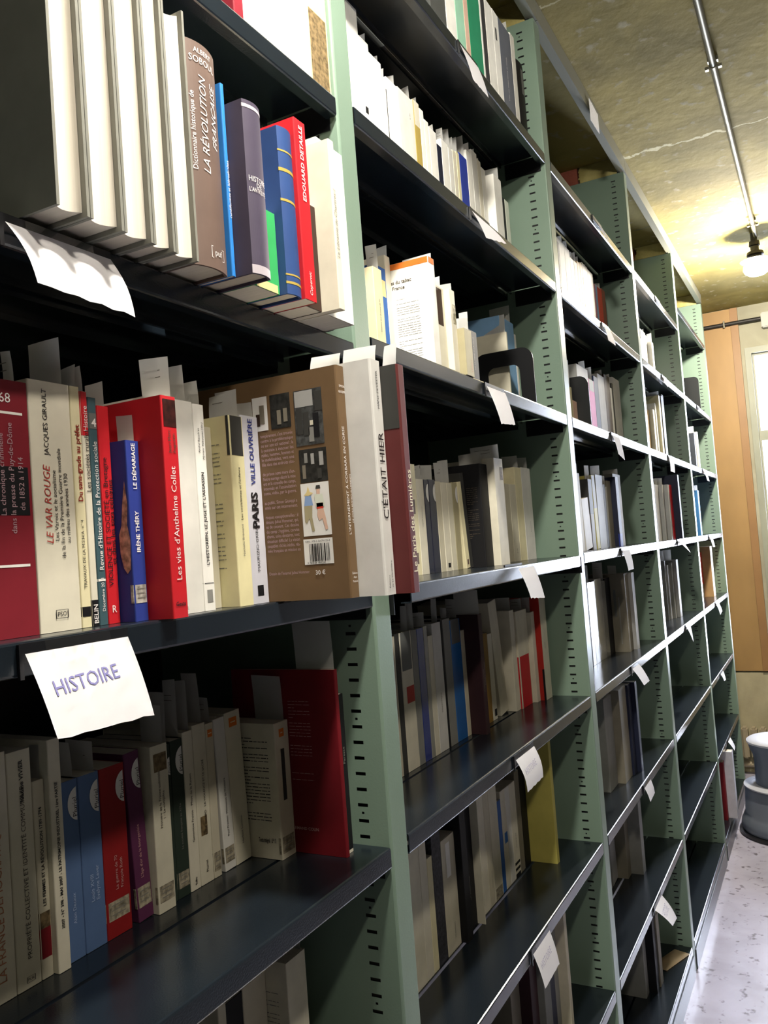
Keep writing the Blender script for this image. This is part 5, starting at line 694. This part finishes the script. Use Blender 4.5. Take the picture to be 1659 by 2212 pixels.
def make_book(i,b):
    t,h=b['t'],b['h']; kind=b.get('kind','soft'); gl=b.get('gl',0)
    big=h>.215
    d=b.get('d') or (.19 if kind in('hard','fore','round') else min(.165,.70*h)); d=min(d,.345-b['y'])
    r=empty('book',(b['x']+.0002,b['y'],b['z']+.0003))
    tt=t-.0006
    if b.get('lean'):
        pv=BOOKS[i-1]; L_=math.radians(-b['lean'])
        if pv.get('used'): L_=pv['used']
        else:
            hh=min(h,pv['h']); s_=hh*math.tan(L_)
            if s_>t-.009: L_=math.atan(max(t-.009,0)/hh); s_=hh*math.tan(L_)
            r.location.x+=s_; tt-=s_
        b['used']=L_; r.rotation_euler=(0,-L_,0)
    mats=[bm_(b['c'],gl)]; idx={}
    def mi(m):
        if m.name not in idx: idx[m.name]=len(mats); mats.append(m)
        return idx[m.name]
    lv=LVN[b['lev']]; bay=ORD[b['bay']-1]
    if kind=='fore':
        # cloth boards with the page edges turned to the aisle, spine at the rear
        bm=bmesh.new(); w_=.0028; rnd=.02
        for x0 in (0,tt-w_): box(bm,x0,x0+w_,0,d,0,h)
        # rounded spine
        P=[];Q=[]
        for k in range(9):
            a=math.pi*k/8; P.append((tt/2-tt/2*math.cos(a),d+.012*math.sin(a))); Q.append((tt/2-(tt/2-w_)*math.cos(a),d+.009*math.sin(a)-.001))
        strip_solid(bm,P[::-1],Q[::-1],0,h)
        obj('cover',bm,mats,r)
        bm=bmesh.new(); n=10; fr_=[]; 
        for k in range(n+1):
            u=k/n; fr_.append((w_+.0003+(tt-2*w_-.0006)*u,.005+.007*(1-(2*u-1)**2)))
        P=fr_+[(fr_[-1][0],d)]; P=[(fr_[0][0],d)]+P
        lo,hi=.004,h-.004
        A=[bm.verts.new((p[0],p[1],lo)) for p in P]; B_=[bm.verts.new((p[0],p[1],hi)) for p in P]
        for k in range(len(P)-1):
            f=bm.faces.new((A[k],A[k+1],B_[k+1],B_[k])); f.smooth=1<=k<len(P)-2
        bm.faces.new(B_); bm.faces.new(A[::-1])
        obj('page_block',bm,mat('page_edges_old','#d8d2c6',rough=.85,mott=.06,mscale=1,stretch=(900,20,3)),r)
    else:
        w_=.0022 if kind in('hard','round') else .0006
        w_=min(w_,tt*.18)
        ov=.003 if kind in('hard','round') else .0003
        bulge=min(.13*tt,.006) if kind=='round' else 0
        rad=min(.0022 if kind!='soft' else .0012,tt*.3)
        def yb(x):
            u=min(max(x,0),tt)
            if bulge: return .0105*0 - bulge*(1-((u-tt/2)/(tt/2))**2)+ bulge
            e=min(u,tt-u)
            return rad-math.sqrt(max(rad*rad-(rad-e)**2,0)) if e<rad else 0
        ns=14 if bulge else 6
        xs=[0]+([rad*.3,rad] if not bulge else [])+[tt*k/ns for k in range(1,ns)]+([tt-rad,tt-rad*.3] if not bulge else [])+[tt]
        xs=sorted(set(round(v,6) for v in xs))
        P=[(0,d)]+[(x,yb(x)) for x in xs]+[(tt,d)]
        Q=[(w_,d)]+[(w_+(tt-2*w_)*x/tt,yb(x)+w_) for x in xs]+[(tt-w_,d)]
        bm=bmesh.new(); strip_solid(bm,P,Q,0,h)
        def band(z0,z1,c,u0=0.0,u1=1.0,m=None,eps=.00025,wrap=True):
            mm=mi(m or bm_(c,gl))
            full=u0<=.01 and u1>=.99
            X=[tt*(u0+(u1-u0)*k/10) for k in range(11)]
            pts=[(x,yb(x)-eps) for x in X]
            if full: pts=[(-eps,min(.004,d*.1))]+[(-eps,yb(0))]+pts+[(tt+eps*.5,yb(tt))]
            for k in range(len(pts)-1):
                a,c_=pts[k],pts[k+1]; quad(bm,[(a[0],a[1],z0),(c_[0],c_[1],z0),(c_[0],c_[1],z1),(a[0],a[1],z1)],mm)
        for bd in b.get('bands',[]):
            band(bd[0]*h,bd[1]*h,bd[2],*(bd[3:5] if len(bd)>3 else ()))
            if bd[2]=='sticker' or bd[2].startswith('tape'):
                for q_ in range(3):
                    z=(bd[0]+(bd[1]-bd[0])*(.25+.25*q_))*h; u0,u1=(bd[3:5] if len(bd)>3 else (0,1)); band(z,z+.0011,'k',u0+.2*(u1-u0),u1-.25*(u1-u0),m=ink('g'),eps=.0004)
            if bd[2]=='orange' and h<.2 and len(bd)>3: band((bd[0]+bd[1])/2*h-.0006,(bd[0]+bd[1])/2*h+.0006,'k',bd[3]+.1,bd[4]-.1,m=ink('cr'),eps=.0004)
        for tx in b.get('txt',[]):
            mm=mi(ink(tx['c'])); s=tx['size']*.63; zs=tx['z']*h; xc=tx['x']*tt
            if tx.get('dir')=='h':
                put_text(bm,tx['s'],s,lambda a,c_:(xc+a,yb(xc+a)-.0005,zs+c_),mm,tx.get('bold',0),tx.get('it',0),maxw=tt*.86,center=True)
                if tx.get('box'):
                    hw=min(tt*.44,s*1.2)
                    for (u0,u1,z0,z1) in ((-hw,hw,-.35*s,-.28*s),(-hw,hw,.95*s,1.02*s),(-hw,-hw+.0006,-.35*s,1.02*s),(hw-.0006,hw,-.35*s,1.02*s)): quad(bm,[(xc+u0,yb(xc+u0)-.0005,zs+z0),(xc+u1,yb(xc+u1)-.0005,zs+z0),(xc+u1,yb(xc+u1)-.0005,zs+z1),(xc+u0,yb(xc+u0)-.0005,zs+z1)],mm)
            else:
                s=min(s,tt*1.0)
                put_text(bm,tx['s'],s,lambda a,c_:(xc-c_+.35*s,yb(xc-c_+.35*s)-.0005,zs+a),mm,tx.get('bold',0),tx.get('it',0),maxw=h*.985-zs)
        if 'disc' in b:
            # half disc over the hinge of the spine, near the top
            mm=mi(bm_('white4')); R_=min(.013,tt*.75); zc=h*.86
            pts=[(tt-R_*math.sin(a),zc-R_*1.25*math.cos(a)) for a in [math.pi*k/14 for k in range(15)]]
            f=bm.faces.new([bm.verts.new((p[0],yb(p[0])-.0004,p[1])) for p in pts]); f.material_index=mm
            if b['disc']: 
                s=min(.0075,R_*.6); x_=tt-R_*.35; put_text(bm,b['disc'],s,lambda a,c_:(x_-c_+.3*s,yb(x_)-.0006,zc-R_*.9+a),mi(ink('k')),maxw=R_*1.9)
        cv=b.get('cov')
        def rect(y0,y1,z0,z1,m,e=.0003): y0,y1=sorted((y0,y1)); quad(bm,[(-e,y1,z0),(-e,y0,z0),(-e,y0,z1),(-e,y1,z1)],mi(m))
        def lines(y0,y1,z0,z1,n,m,th=.0011):
            for k in range(n):
                z=z1-(z1-z0)*k/max(n-1,1)
                if random.random()<.12: continue
                yc=y0+ (y1-y0)*(random.uniform(.3,.8) if random.random()<.18 else 0); y=y1
                while y>yc:
                    l=random.uniform(.003,.011); rect(max(y-l,yc),y,z,z+th*random.uniform(.7,1),m); y-=l+.0012
        if cv=='corse':
            ph,pd,wh=bm_('photo'),bm_('photod'),bm_('white4')
            rect(.019,.053,.158,.2155,ph); rect(.030,.052,.198,.2145,bm_('grey2'),.0004)
            for (y0,y1,z0,z1,c) in ((.024,.031,.165,.19,'black'),(.036,.043,.168,.192,'charcoal'),(.030,.035,.178,.183,'cream3'),(.044,.051,.170,.197,'charcoal'),(.031,.037,.161,.176,'grey'),(.019,.028,.192,.212,'charcoal')): rect(y0,y1,z0,z1,bm_(c),.0005)
            rect(.018,.051,.120,.154,pd); 
            for (y0,y1,z0,z1,c) in ((.022,.027,.136,.150,'grey2'),(.033,.037,.138,.149,'grey2'),(.041,.045,.140,.150,'grey'),(.044,.048,.124,.138,'taupe'),(.025,.030,.123,.133,'charcoal')): rect(y0,y1,z0,z1,bm_(c),.0005)
            rect(.058,.083,.180,.216,pd); rect(.087,.106,.180,.216,wh); 
            for (y0,y1,z0,z1,c) in ((.062,.067,.186,.20,'taupe'),(.070,.075,.184,.199,'taupe'),(.091,.097,.187,.207,'taupe'),(.097,.102,.185,.198,'darkbrown')): rect(y0,y1,z0,z1,bm_(c),.0005)
            rect(.018,.052,.065,.119,wh)
            # drawing of two walking men
            def poly(pts,c,e=.0005): f=bm.faces.new([bm.verts.new((-e,p[0],p[1])) for p in pts]); f.material_index=mi(bm_(c))
            poly([(.0485,.107),(.045,.110),(.043,.116),(.041,.110),(.037,.1085),(.043,.106)],'yellow'); poly([(.047,.106),(.040,.106),(.038,.096),(.049,.096)],'blue4'); poly([(.049,.096),(.039,.096),(.040,.084),(.038,.070),(.041,.0695),(.0435,.083),(.047,.078),(.049,.080)],'khaki')
            poly([(.034,.1125),(.028,.1125),(.0285,.116),(.033,.116)],'charcoal'); poly([(.033,.112),(.029,.112),(.029,.107),(.033,.107)],'pinkcream'); poly([(.036,.107),(.026,.107),(.024,.094),(.035,.094)],'greenwhite'); poly([(.034,.098),(.026,.098),(.026,.092),(.034,.092)],'red3'); poly([(.033,.092),(.026,.092),(.024,.083),(.022,.071),(.025,.070),(.028,.082),(.032,.080),(.034,.086)],'pinkcream')
            rect(.018,.053,.036,.062,wh)
            y=.046
            while y>.022: l=random.choice((.0005,.0005,.001,.0014)); rect(y-l,y,.039,.057,ink('k'),.0006); y-=l+random.choice((.0005,.0008,.0012))
            side_text(bm,-.0006,'ISBN : 978-2-36479-025-4',.0028,.0505,.0585,mi(ink('k')),maxw=.031); side_text(bm,-.0006,'9 782364 790254',.0030,.0495,.0365,mi(ink('k')),maxw=.029)
            side_text(bm,-.0006,'30 €',.0062,.0405,.0255,mi(ink('w')),bold=1)
            T_=["tempérament, s'est trouvée","contre à la problématique","ou sur son sol national ; la","à consiste à évacuer les","rables, hommes, femmes et","le mobilisables, vers une","fille dans des endroits clos-","","de prison sont murs d'en-","Notre ouvrage décrit la mise","ent et la conseille des camps,","internés et l'assimilation","corse, vidéo, par la guerre.","","au public, Simon Giuseppi a","omis sur cet internement.","","risques exceptionnelles : il","détenu Julius Hommer, qui,","es de couvent. Ces dessins","du camp : hygiène, corvée","chants, soins dentaires, tout","situation difficile! La vision","coupables clichés inédits, réa-","mée française en mission en"]
            for k,s_ in enumerate(T_):
                if s_: side_text(bm,-.0005,s_,.0050,.098,.1725-k*.00505,mi(ink('gr')),maxw=.041)
            side_text(bm,-.0005,"Dessin de l'interné Julius Hommer",.0045,.098,.0275,mi(ink('gr')),maxw=.05)
        elif cv=='blacktop': rect(.0018,d,.168,h-.0002,bm_('charcoal'))
        elif cv=='tabac':
            rect(.002,d,h*.945,h-.0002,bm_('orange'))
            side_text(bm,-.0005,'Histoires du tabac',.0085,.094,h-.034,mi(ink('dk')),bold=1); side_text(bm,-.0005,'en France',.0085,.078,h-.044,mi(ink('dk')),bold=1)
            for z1,n in ((.122,3),(.108,7),(.080,6),(.052,4),(.036,4)): lines(.020,.062,z1-.0038*(n-1),z1,n,ink('g'),.0008)
        elif cv=='colin':
            for z1,n in ((.187,6),(.160,5),(.132,5),(.098,3)): lines(.040,.072,z1-.0040*(n-1),z1,n,ink('pk'),.0007)
            side_text(bm,-.0005,'ARMAND COLIN',.0052,.077,.0285,mi(ink('pk')),maxw=.039,bold=1)
        elif cv=='feather':
            pts=[(.002,.045),(.006,.041),(.010,.046),(.013,.058),(.0135,.075),(.010,.083),(.008,.100),(.004,.121),(.0018,.100),(.0035,.083),(.0008,.070)]
            f=bm.faces.new([bm.verts.new((-.0004,p[0],p[1])) for p in pts[::-1]]); f.material_index=mi(bm_('feather'))
            rect(.0015,.014,.085,.15,bm_('grey2'),.0003) if False else None
        elif cv=='lines':
            if h<.18 and b['bay']==1 and b['lev']=='E':
                lines(.012,.056,.046,.146,26,ink('k'),.0012); side_text(bm,-.0005,'Texte intégral   LP 15',.0075,.034,.020,mi(ink('k')),bold=1,maxw=.026)
            else: lines(.014,.085,h*.2,h*.85,30,ink('g'),.001)
        elif cv=='darklines': lines(.008,.030,.055,.150,26,ink('dk'),.0012)
        elif cv=='title':
            rect(.03,.038,h*.45,h*.8,bm_('greydk')); rect(.02,.024,h*.1,h*.7,bm_('grey'),.0003)
        obj('cover',bm,mats,r)
        bm=bmesh.new(); g=.0004 if kind=='soft' else .003
        yf=max(yb(tt*.5),0)+w_+.0006
        box(bm,w_+.00015,tt-w_-.00015,yf+(.002 if bulge else 0)+rad,d-(.003 if kind!='soft' else .0006),g,h-g)
        obj('page_block',bm,PAGES,r)
    return r
seen={}
rowcount={}
for i,b in enumerate(BOOKS):
    r=make_book(i,b)
    lv=LVN[b['lev']]; bay=ORD[b['bay']-1]
    lab='%s, %s shelf, %s bay'%(b['desc'],lv,bay)
    tag(r,lab,'book','books on the %s shelf of the %s bay'%(lv,bay)); b['obj']=r; b['lab']=lab
# ------------------------------------------------------------------ paper slips tucked into the books
ns={}
for i,s in enumerate(SLIPS):
    b=BOOKS[s['b']]; ztop=b['z']+b['h']; y0,y1=s['y1'],s['y2']
    y0=max(y0,b['y']+.004); y1=max(y1,y0+.012)
    z1=max(s['zt'],ztop+.012); z0=ztop-.02
    bm=bmesh.new(); nz=8; curl=random.uniform(-.004,.004) if not (b['bay']==1 and b['lev']=='D' and b['h']>.225) else .010; tw=random.uniform(-.003,.003); x=0
    V=[]
    for k in range(nz+1):
        u=k/nz; zz=(z1-z0)*u; dx=0 if zz<.022 else curl*((zz-.022)/(z1-z0))**2*2.2
        V.append([bm.verts.new((dx+tw*u*q*(1 if zz>.022 else 0),(y1-y0)*q,zz+(.002*math.sin(i+q) if k==nz else 0))) for q in (0,.5,1)])
    for k in range(nz):
        for q in range(2): bm.faces.new((V[k][q+1],V[k][q],V[k+1][q],V[k+1][q+1])).smooth=True
    bmesh.ops.solidify(bm,geom=bm.faces[:],thickness=.00015)
    # grey printed lines near the top of a few slips
    mats=[SLIP]
    if i%3==0:
        mats.append(ink('g'))
        for q in range(2): 
            zq=(z1-z0)*.80-.006*q; quad(bm,[(-.0006+curl*.6,(y1-y0)*.85,zq),(-.0006+curl*.6,(y1-y0)*.3,zq),(-.0006+curl*.6,(y1-y0)*.3,zq+.0008),(-.0006+curl*.6,(y1-y0)*.85,zq+.0008)],1)
    o=obj('paper_slip',bm,mats,loc=(s['x'],y0,z0))
    lab=s['lab']
    tag(o,lab,'paper slip','slips in the books of the %s shelf, %s bay'%(LVN[b['lev']],ORD[b['bay']-1]))
# slips folded forward over the three big hardbacks of the fourth shelf
big=[b for b in BOOKS if 'big brown hardback' in b['desc'] or 'big white hardback' in b['desc'] or 'big wine red' in b['desc']]

# ------------------------------------------------------------------ labels hanging from the shelf fronts
for i,(key,xa,xb,z,yl,zl,yr,zr) in enumerate(TAGS):
    bay=int(key[0]); lev=key[1]
    up=lev=='T'
    zt=z
    r=empty('shelf_label',((xa+xb)/2,0,zt)); xm=(xa+xb)/2
    nm='top rail' if up else LVN[lev]+' shelf'
    desc={'1D':'white card handwritten HISTOIRE, hanging from the %s','1C':'blank white card with a torn edge, hanging from the %s','2E':'creased white card under clear film, hanging from the %s','2F':'white card with faint pencil, tilted at the %s','3G':'curled white card with faint ink at the %s','3T':'small white card stuck upright on the %s'}.get(key,'small blank white card hanging from the %s')
    tag(r,(desc%nm)+', %s bay'%ORD[bay-1],'label','paper labels on the shelf fronts')
    bm=bmesh.new(); nx,nz=8,6; V=[]
    y0=-.0045 if key!='2D' else -.026
    for k in range(nz+1):
        v=k/nz; row=[]
        for q in range(nx+1):
            u=q/nx; x=xa+(xb-xa)*u; yb_=yl+(yr-yl)*u; zb_=zl+(zr-zl)*u
            bow=.0045*math.sin(math.pi*v)*(1 if key in('3G','2E','1C') else .35)
            y=y0+(yb_-y0)*v-bow; zz=(zt-.006)+(zb_-zt+.006)*v+ (.0008*math.sin(u*23+i) if v==1 else 0)
            row.append(bm.verts.new((x-xm,y,zz-zt)))
        V.append(row)
    for k in range(nz):
        for q in range(nx): bm.faces.new((V[k+1][q],V[k+1][q+1],V[k][q+1],V[k][q])).smooth=True
    bmesh.ops.solidify(bm,geom=bm.faces[:],thickness=.00025)
    if up:
        bm.free(); bm=bmesh.new(); W_=xb-xa
        for q in range(6): box(bm,-W_/2+W_*q/6,-W_/2+W_*(q+1)/6,-.0085-.0002*q,-.0076-.0002*q,-.030+.0008*(q%2),.036-.0012*q)
    mats=[TAGP]
    if key in('1D','2E','2F','3G'):
        mats.append(mat('pen_ink','#7a78ae',rough=.6) if key=='1D' else mat('pencil','#b8b4c6',rough=.6))
        W_=xb-xa; s=.0165; word='HISTOIRE'
        def fn(a,c_):
            v=.53-c_/max(zt-zl,.03)-.0-.10*(a/W_); u=.12+a/W_
            yq=y0+(yl+(yr-yl)*u-y0)*v-.0045*math.sin(math.pi*max(min(v,1),0))*(1 if key in('3G','2E','1C') else .35)
            return (xa+W_*u-xm,yq-.0006,(zt-.006)+(zl+(zr-zl)*u-zt+.006)*v-zt)
        put_text(bm,word,s,fn,1,maxw=W_*.64)
    obj('card',bm,mats,r)
    if not up:
        bm=bmesh.new(); box(bm,xa-xm-.002,xb-xm+.002,-.0026,-.0006,-.012,.0012); box(bm,xa-xm-.004,xa-xm-.0005,-.0035,-.0006,-.024,.0008); obj('clip',bm,BLACK,r)
        bm=bmesh.new(); quad(bm,[(xa-xm+.018,-.0062,-.016),(xb-xm-.018,-.0062,-.016),(xb-xm-.018,-.0035,.001),(xa-xm+.018,-.0035,.001)]); obj('film_strip',bm,CLEAR,r)

# ------------------------------------------------------------------ book ends
def bookend(x,ya,yb_,z,h,hole,label):
    r=empty('book_end',(x,(ya+yb_)/2,z)); tag(r,label,'book end')
    bm=bmesh.new(); w2=(yb_-ya)/2; R=.026; th=.0022
    def loop(hw,h0,h1,R,n=8):
        pts=[(-hw,h0)]; 
        for k in range(n+1): a=math.pi-math.pi/2*k/n; pts.append((-hw+R+R*math.cos(a),h1-R+R*math.sin(a)))
        for k in range(n+1): a=math.pi/2-math.pi/2*k/n; pts.append((hw-R+R*math.cos(a),h1-R+R*math.sin(a)))
        pts.append((hw,h0)); return pts
    P=loop(w2,.001,h,R)
    Q=loop(w2-.031,.001,h-.034,.016) if hole else [(0,.001)]*len(P)
    def vy(p,xx): return bm.verts.new((xx,p[0],p[1]))
    Pa=[vy(p,0) for p in P];Pb=[vy(p,th) for p in P];Qa=[vy(p,0) for p in Q];Qb=[vy(p,th) for p in Q]
    for k in range(len(P)-1):
        for f in ((Pa[k],Pa[k+1],Qa[k+1],Qa[k]),(Pb[k+1],Pb[k],Qb[k],Qb[k+1]),(Pa[k+1],Pa[k],Pb[k],Pb[k+1]),(Qa[k],Qa[k+1],Qb[k+1],Qb[k])): bm.faces.new(f)
    obj('plate',bm,BLACK,r)
    bm=bmesh.new(); box(bm,.003,.02,-w2+.026,w2-.026,.0003,.0014); obj('foot',bm,BLACK,r)
bookend(1.752,.008,.142,.285,.127,True,'black steel loop book end propping a light blue book, third shelf')
bookend(2.306,.028,.112,.285,.152,False,'solid dark rounded book end beside a grey spine, third bay')
bookend(4.82,.032,.13,.600,.217,False,'dark rounded book end alone on the second shelf, end bay')
# ------------------------------------------------------------------ loose things
bm=bmesh.new(); n=6
c=[(2.79,.104),(2.917,.051),(2.90,0.0),(2.77,.052)]
for k in range(n):
    for q in range(n):
        pass
V=[[bm.verts.new(((c[0][0]*(1-u)+c[1][0]*u)*(1-v)+(c[3][0]*(1-u)+c[2][0]*u)*v,(c[0][1]*(1-u)+c[1][1]*u)*(1-v)+(c[3][1]*(1-u)+c[2][1]*u)*v,-1.380+.010*math.sin(math.pi*u)*math.sin(math.pi*v)+.0012*u)) for u in [k/n for k in range(n+1)]] for v in [k/n for k in range(n+1)]]
for k in range(n):
    for q in range(n): bm.faces.new((V[k+1][q],V[k+1][q+1],V[k][q+1],V[k][q])).smooth=True
bmesh.ops.solidify(bm,geom=bm.faces[:],thickness=.0006)
tag(obj('cardboard_sheet',bm,mat('kraft_card','#b4a284',rough=.7)),'loose tan card lying on the bottom shelf of the third bay','card')
# thin elastic rings on the binder of the end bay
for (y,z,R_) in ((.075,.16,.030),(.085,.085,.020)):
    bm=bmesh.new(); N=28
    prev=None
    pts=[(4.50,y+R_*math.cos(2*math.pi*k/N),-.040+z*.5+R_+R_*math.sin(2*math.pi*k/N)) for k in range(N)]
    for k in range(N):
        cyl(bm,pts[k],pts[(k+1)%N],.0016,6)
    if z>.1: tag(obj('wire_ring',bm,BLACK),'large dark wire ring leaning beside the sky blue binder, end bay','ring')
    else: tag(obj('wire_ring',bm,BLACK),'smaller dark wire ring below the large one, end bay','ring')

# ------------------------------------------------------------------ lamps and pipes
M_STEEL=mat('conduit_steel','#6c6a5c',rough=.42,metal=.7); M_IRON=mat('lamp_iron','#2a2826',rough=.5,metal=.4)
LM=mat('lamp_globe_glass','#ffffff',rough=.3,emit='#fff8ea',estr=LAMP_E)
CY=-.345
def lamp(x,label,y=-.345,k=1.0,zs=1.0,shade=0):
    r=empty('ceiling_lamp',(x,y,CEIL)); r.scale=(1,1,zs); tag(r,label,'lamp','bulkhead lamps under the ceiling')
    bm=bmesh.new()
    lathe(bm,[(.014,-.001),(.014,-.060),(.022,-.066),(.024,-.100),(.018,-.106),(.018,-.140),(.034,-.150),(.037,-.172),(.026,-.180),(.026,-.200),(.064,-.210),(.066,-.216),(.050,-.220)][::-1],0,0,32)
    obj('fitting',bm,M_IRON,r)
    if shade:
        bm=bmesh.new(); lathe(bm,[(.150,-.262),(.146,-.250),(.085,-.212),(.030,-.199),(.030,-.195),(.088,-.207),(.151,-.248),(.154,-.262)],0,0,40); obj('added_bounce_shade',bm,mat('bounce_shade_grey','#5a5c58',rough=.5),r)  # shade added to unseen lamps to keep their light off the ceiling
    bm=bmesh.new(); lathe(bm,[(.012,-.331),(.034,-.324),(.049,-.306),(.055,-.281),(.053,-.254),(.046,-.234),(.044,-.222)],0,0,24)
    obj('globe',bm,LM if k==1 else mat('lamp_globe_old' if k<1 else 'lamp_globe_bright','#ffffff',rough=.3,emit='#fff4e2',estr=LAMP_E*k),r)
lamp(4.12,'lit globe lamp on a dark iron fitting near the end wall',-.335,1.5,.58); lamp(.62,'lit globe lamp with an added bounce-blocking shade over the nearest bay',-.335,1.0,.6,1); lamp(.36,'weaker globe lamp with an added light-blocking shade, far side of the aisle',-.92,.44,.6,1)
r=empty('ceiling_conduit',(2.3,CY,CEIL)); tag(r,'long thin steel conduit clipped to the concrete ceiling','pipe')
bm=bmesh.new(); cyl(bm,(-3.2,0,-.022),(1.79,0,-.022),.0095,14); obj('tube',bm,M_STEEL,r)
for xx in (.21,-.8,1.62,-1.9,-2.8):
    bm=bmesh.new(); box(bm,xx-.008,xx+.008,-.014,.014,-.012,-.0004); box(bm,xx-.006,xx+.006,-.022,-.012,-.032,-.024); box(bm,xx-.006,xx+.006,.012,.022,-.032,-.024); cyl(bm,(xx-.006,0,-.022),(xx+.006,0,-.022),.0115,14); obj('clip',bm,M_STEEL,r)
r=empty('wall_conduit',(XE,-.1,1.2)); tag(r,'dark conduit running across the end wall above the window','pipe')
bm=bmesh.new(); cyl(bm,(-.040,.55,0),(-.040,-.175,0),.012,12); obj('tube',bm,M_IRON,r)
bm=bmesh.new(); box(bm,-.053,-.024,.022,.030,-.018,.018); cyl(bm,(-.054,.026,.018),(-.044,.026,.018),.004,8); cyl(bm,(-.054,.026,-.018),(-.044,.026,-.018),.004,8); obj('clip',bm,M_STEEL,r)
bm=bmesh.new(); box(bm,-.065,-.001,-.30,-.177,-.045,.045); bmesh.ops.bevel(bm,geom=bm.edges[:],offset=.006,segments=2,affect='EDGES'); tag(obj('junction_box',bm,mat('box_grey','#a2a39c',rough=.5),loc=(XE,-.1,1.185)),'pale grey junction box on the end wall above the window','junction box')

# ------------------------------------------------------------------ radiator and step stool
r=empty('radiator',(XE-.06,-.35,FLOOR)); tag(r,'old beige column radiator under the window behind the stool','radiator')
M_RAD=mat('radiator_paint','#9c9078',rough=.5)
for k in range(14):
    bm=bmesh.new(); y=.42-.05*k
    box(bm,-.045,.03,y-.019,y+.019,.10,.28); bmesh.ops.bevel(bm,geom=bm.edges[:],offset=.010,segments=2,affect='EDGES')
    obj('column',bm,M_RAD,r)
bm=bmesh.new(); cyl(bm,(-.0,.45,.06),(-.0,-.3,.06),.016,12); obj('pipe',bm,M_RAD,r)
SX,SY=4.43,-.235
r=empty('step_stool',(SX,SY,FLOOR)); tag(r,'round grey plastic kick step stool standing in the aisle','stool')
M_ST=mat('stool_plastic','#6e7683',rough=.32,spec=.5); M_ST2=mat('stool_tread','#b9bcc6',rough=.4,bump=.3,bscale=120)
bm=bmesh.new(); lathe(bm,[(.205,.020),(.212,.035),(.208,.060),(.196,.085),(.189,.10),(.182,.205),(.176,.222),(.160,.232),(.145,.233)],0,0,56); obj('base_drum',bm,M_ST,r)
bm=bmesh.new(); lathe(bm,[(.186,.2225),(.186,.228),(.170,.2345),(.148,.2365),(.148,.2335)][::-1],0,0,56); obj('lower_tread',bm,M_ST2,r)
bm=bmesh.new(); lathe(bm,[(.132,.234),(.130,.33),(.134,.37),(.148,.405),(.152,.425)],0,0,56); obj('upper_drum',bm,M_ST,r)
bm=bmesh.new(); lathe(bm,[(.152,.4255),(.158,.428),(.158,.436),(.150,.442),(.10,.444)],0,0,56); obj('top_tread',bm,M_ST2,r)
bm=bmesh.new(); lathe(bm,[(.215,.0004),(.222,.006),(.222,.016),(.213,.0195)],0,0,56); obj('rubber_skirt',bm,BLACK,r)
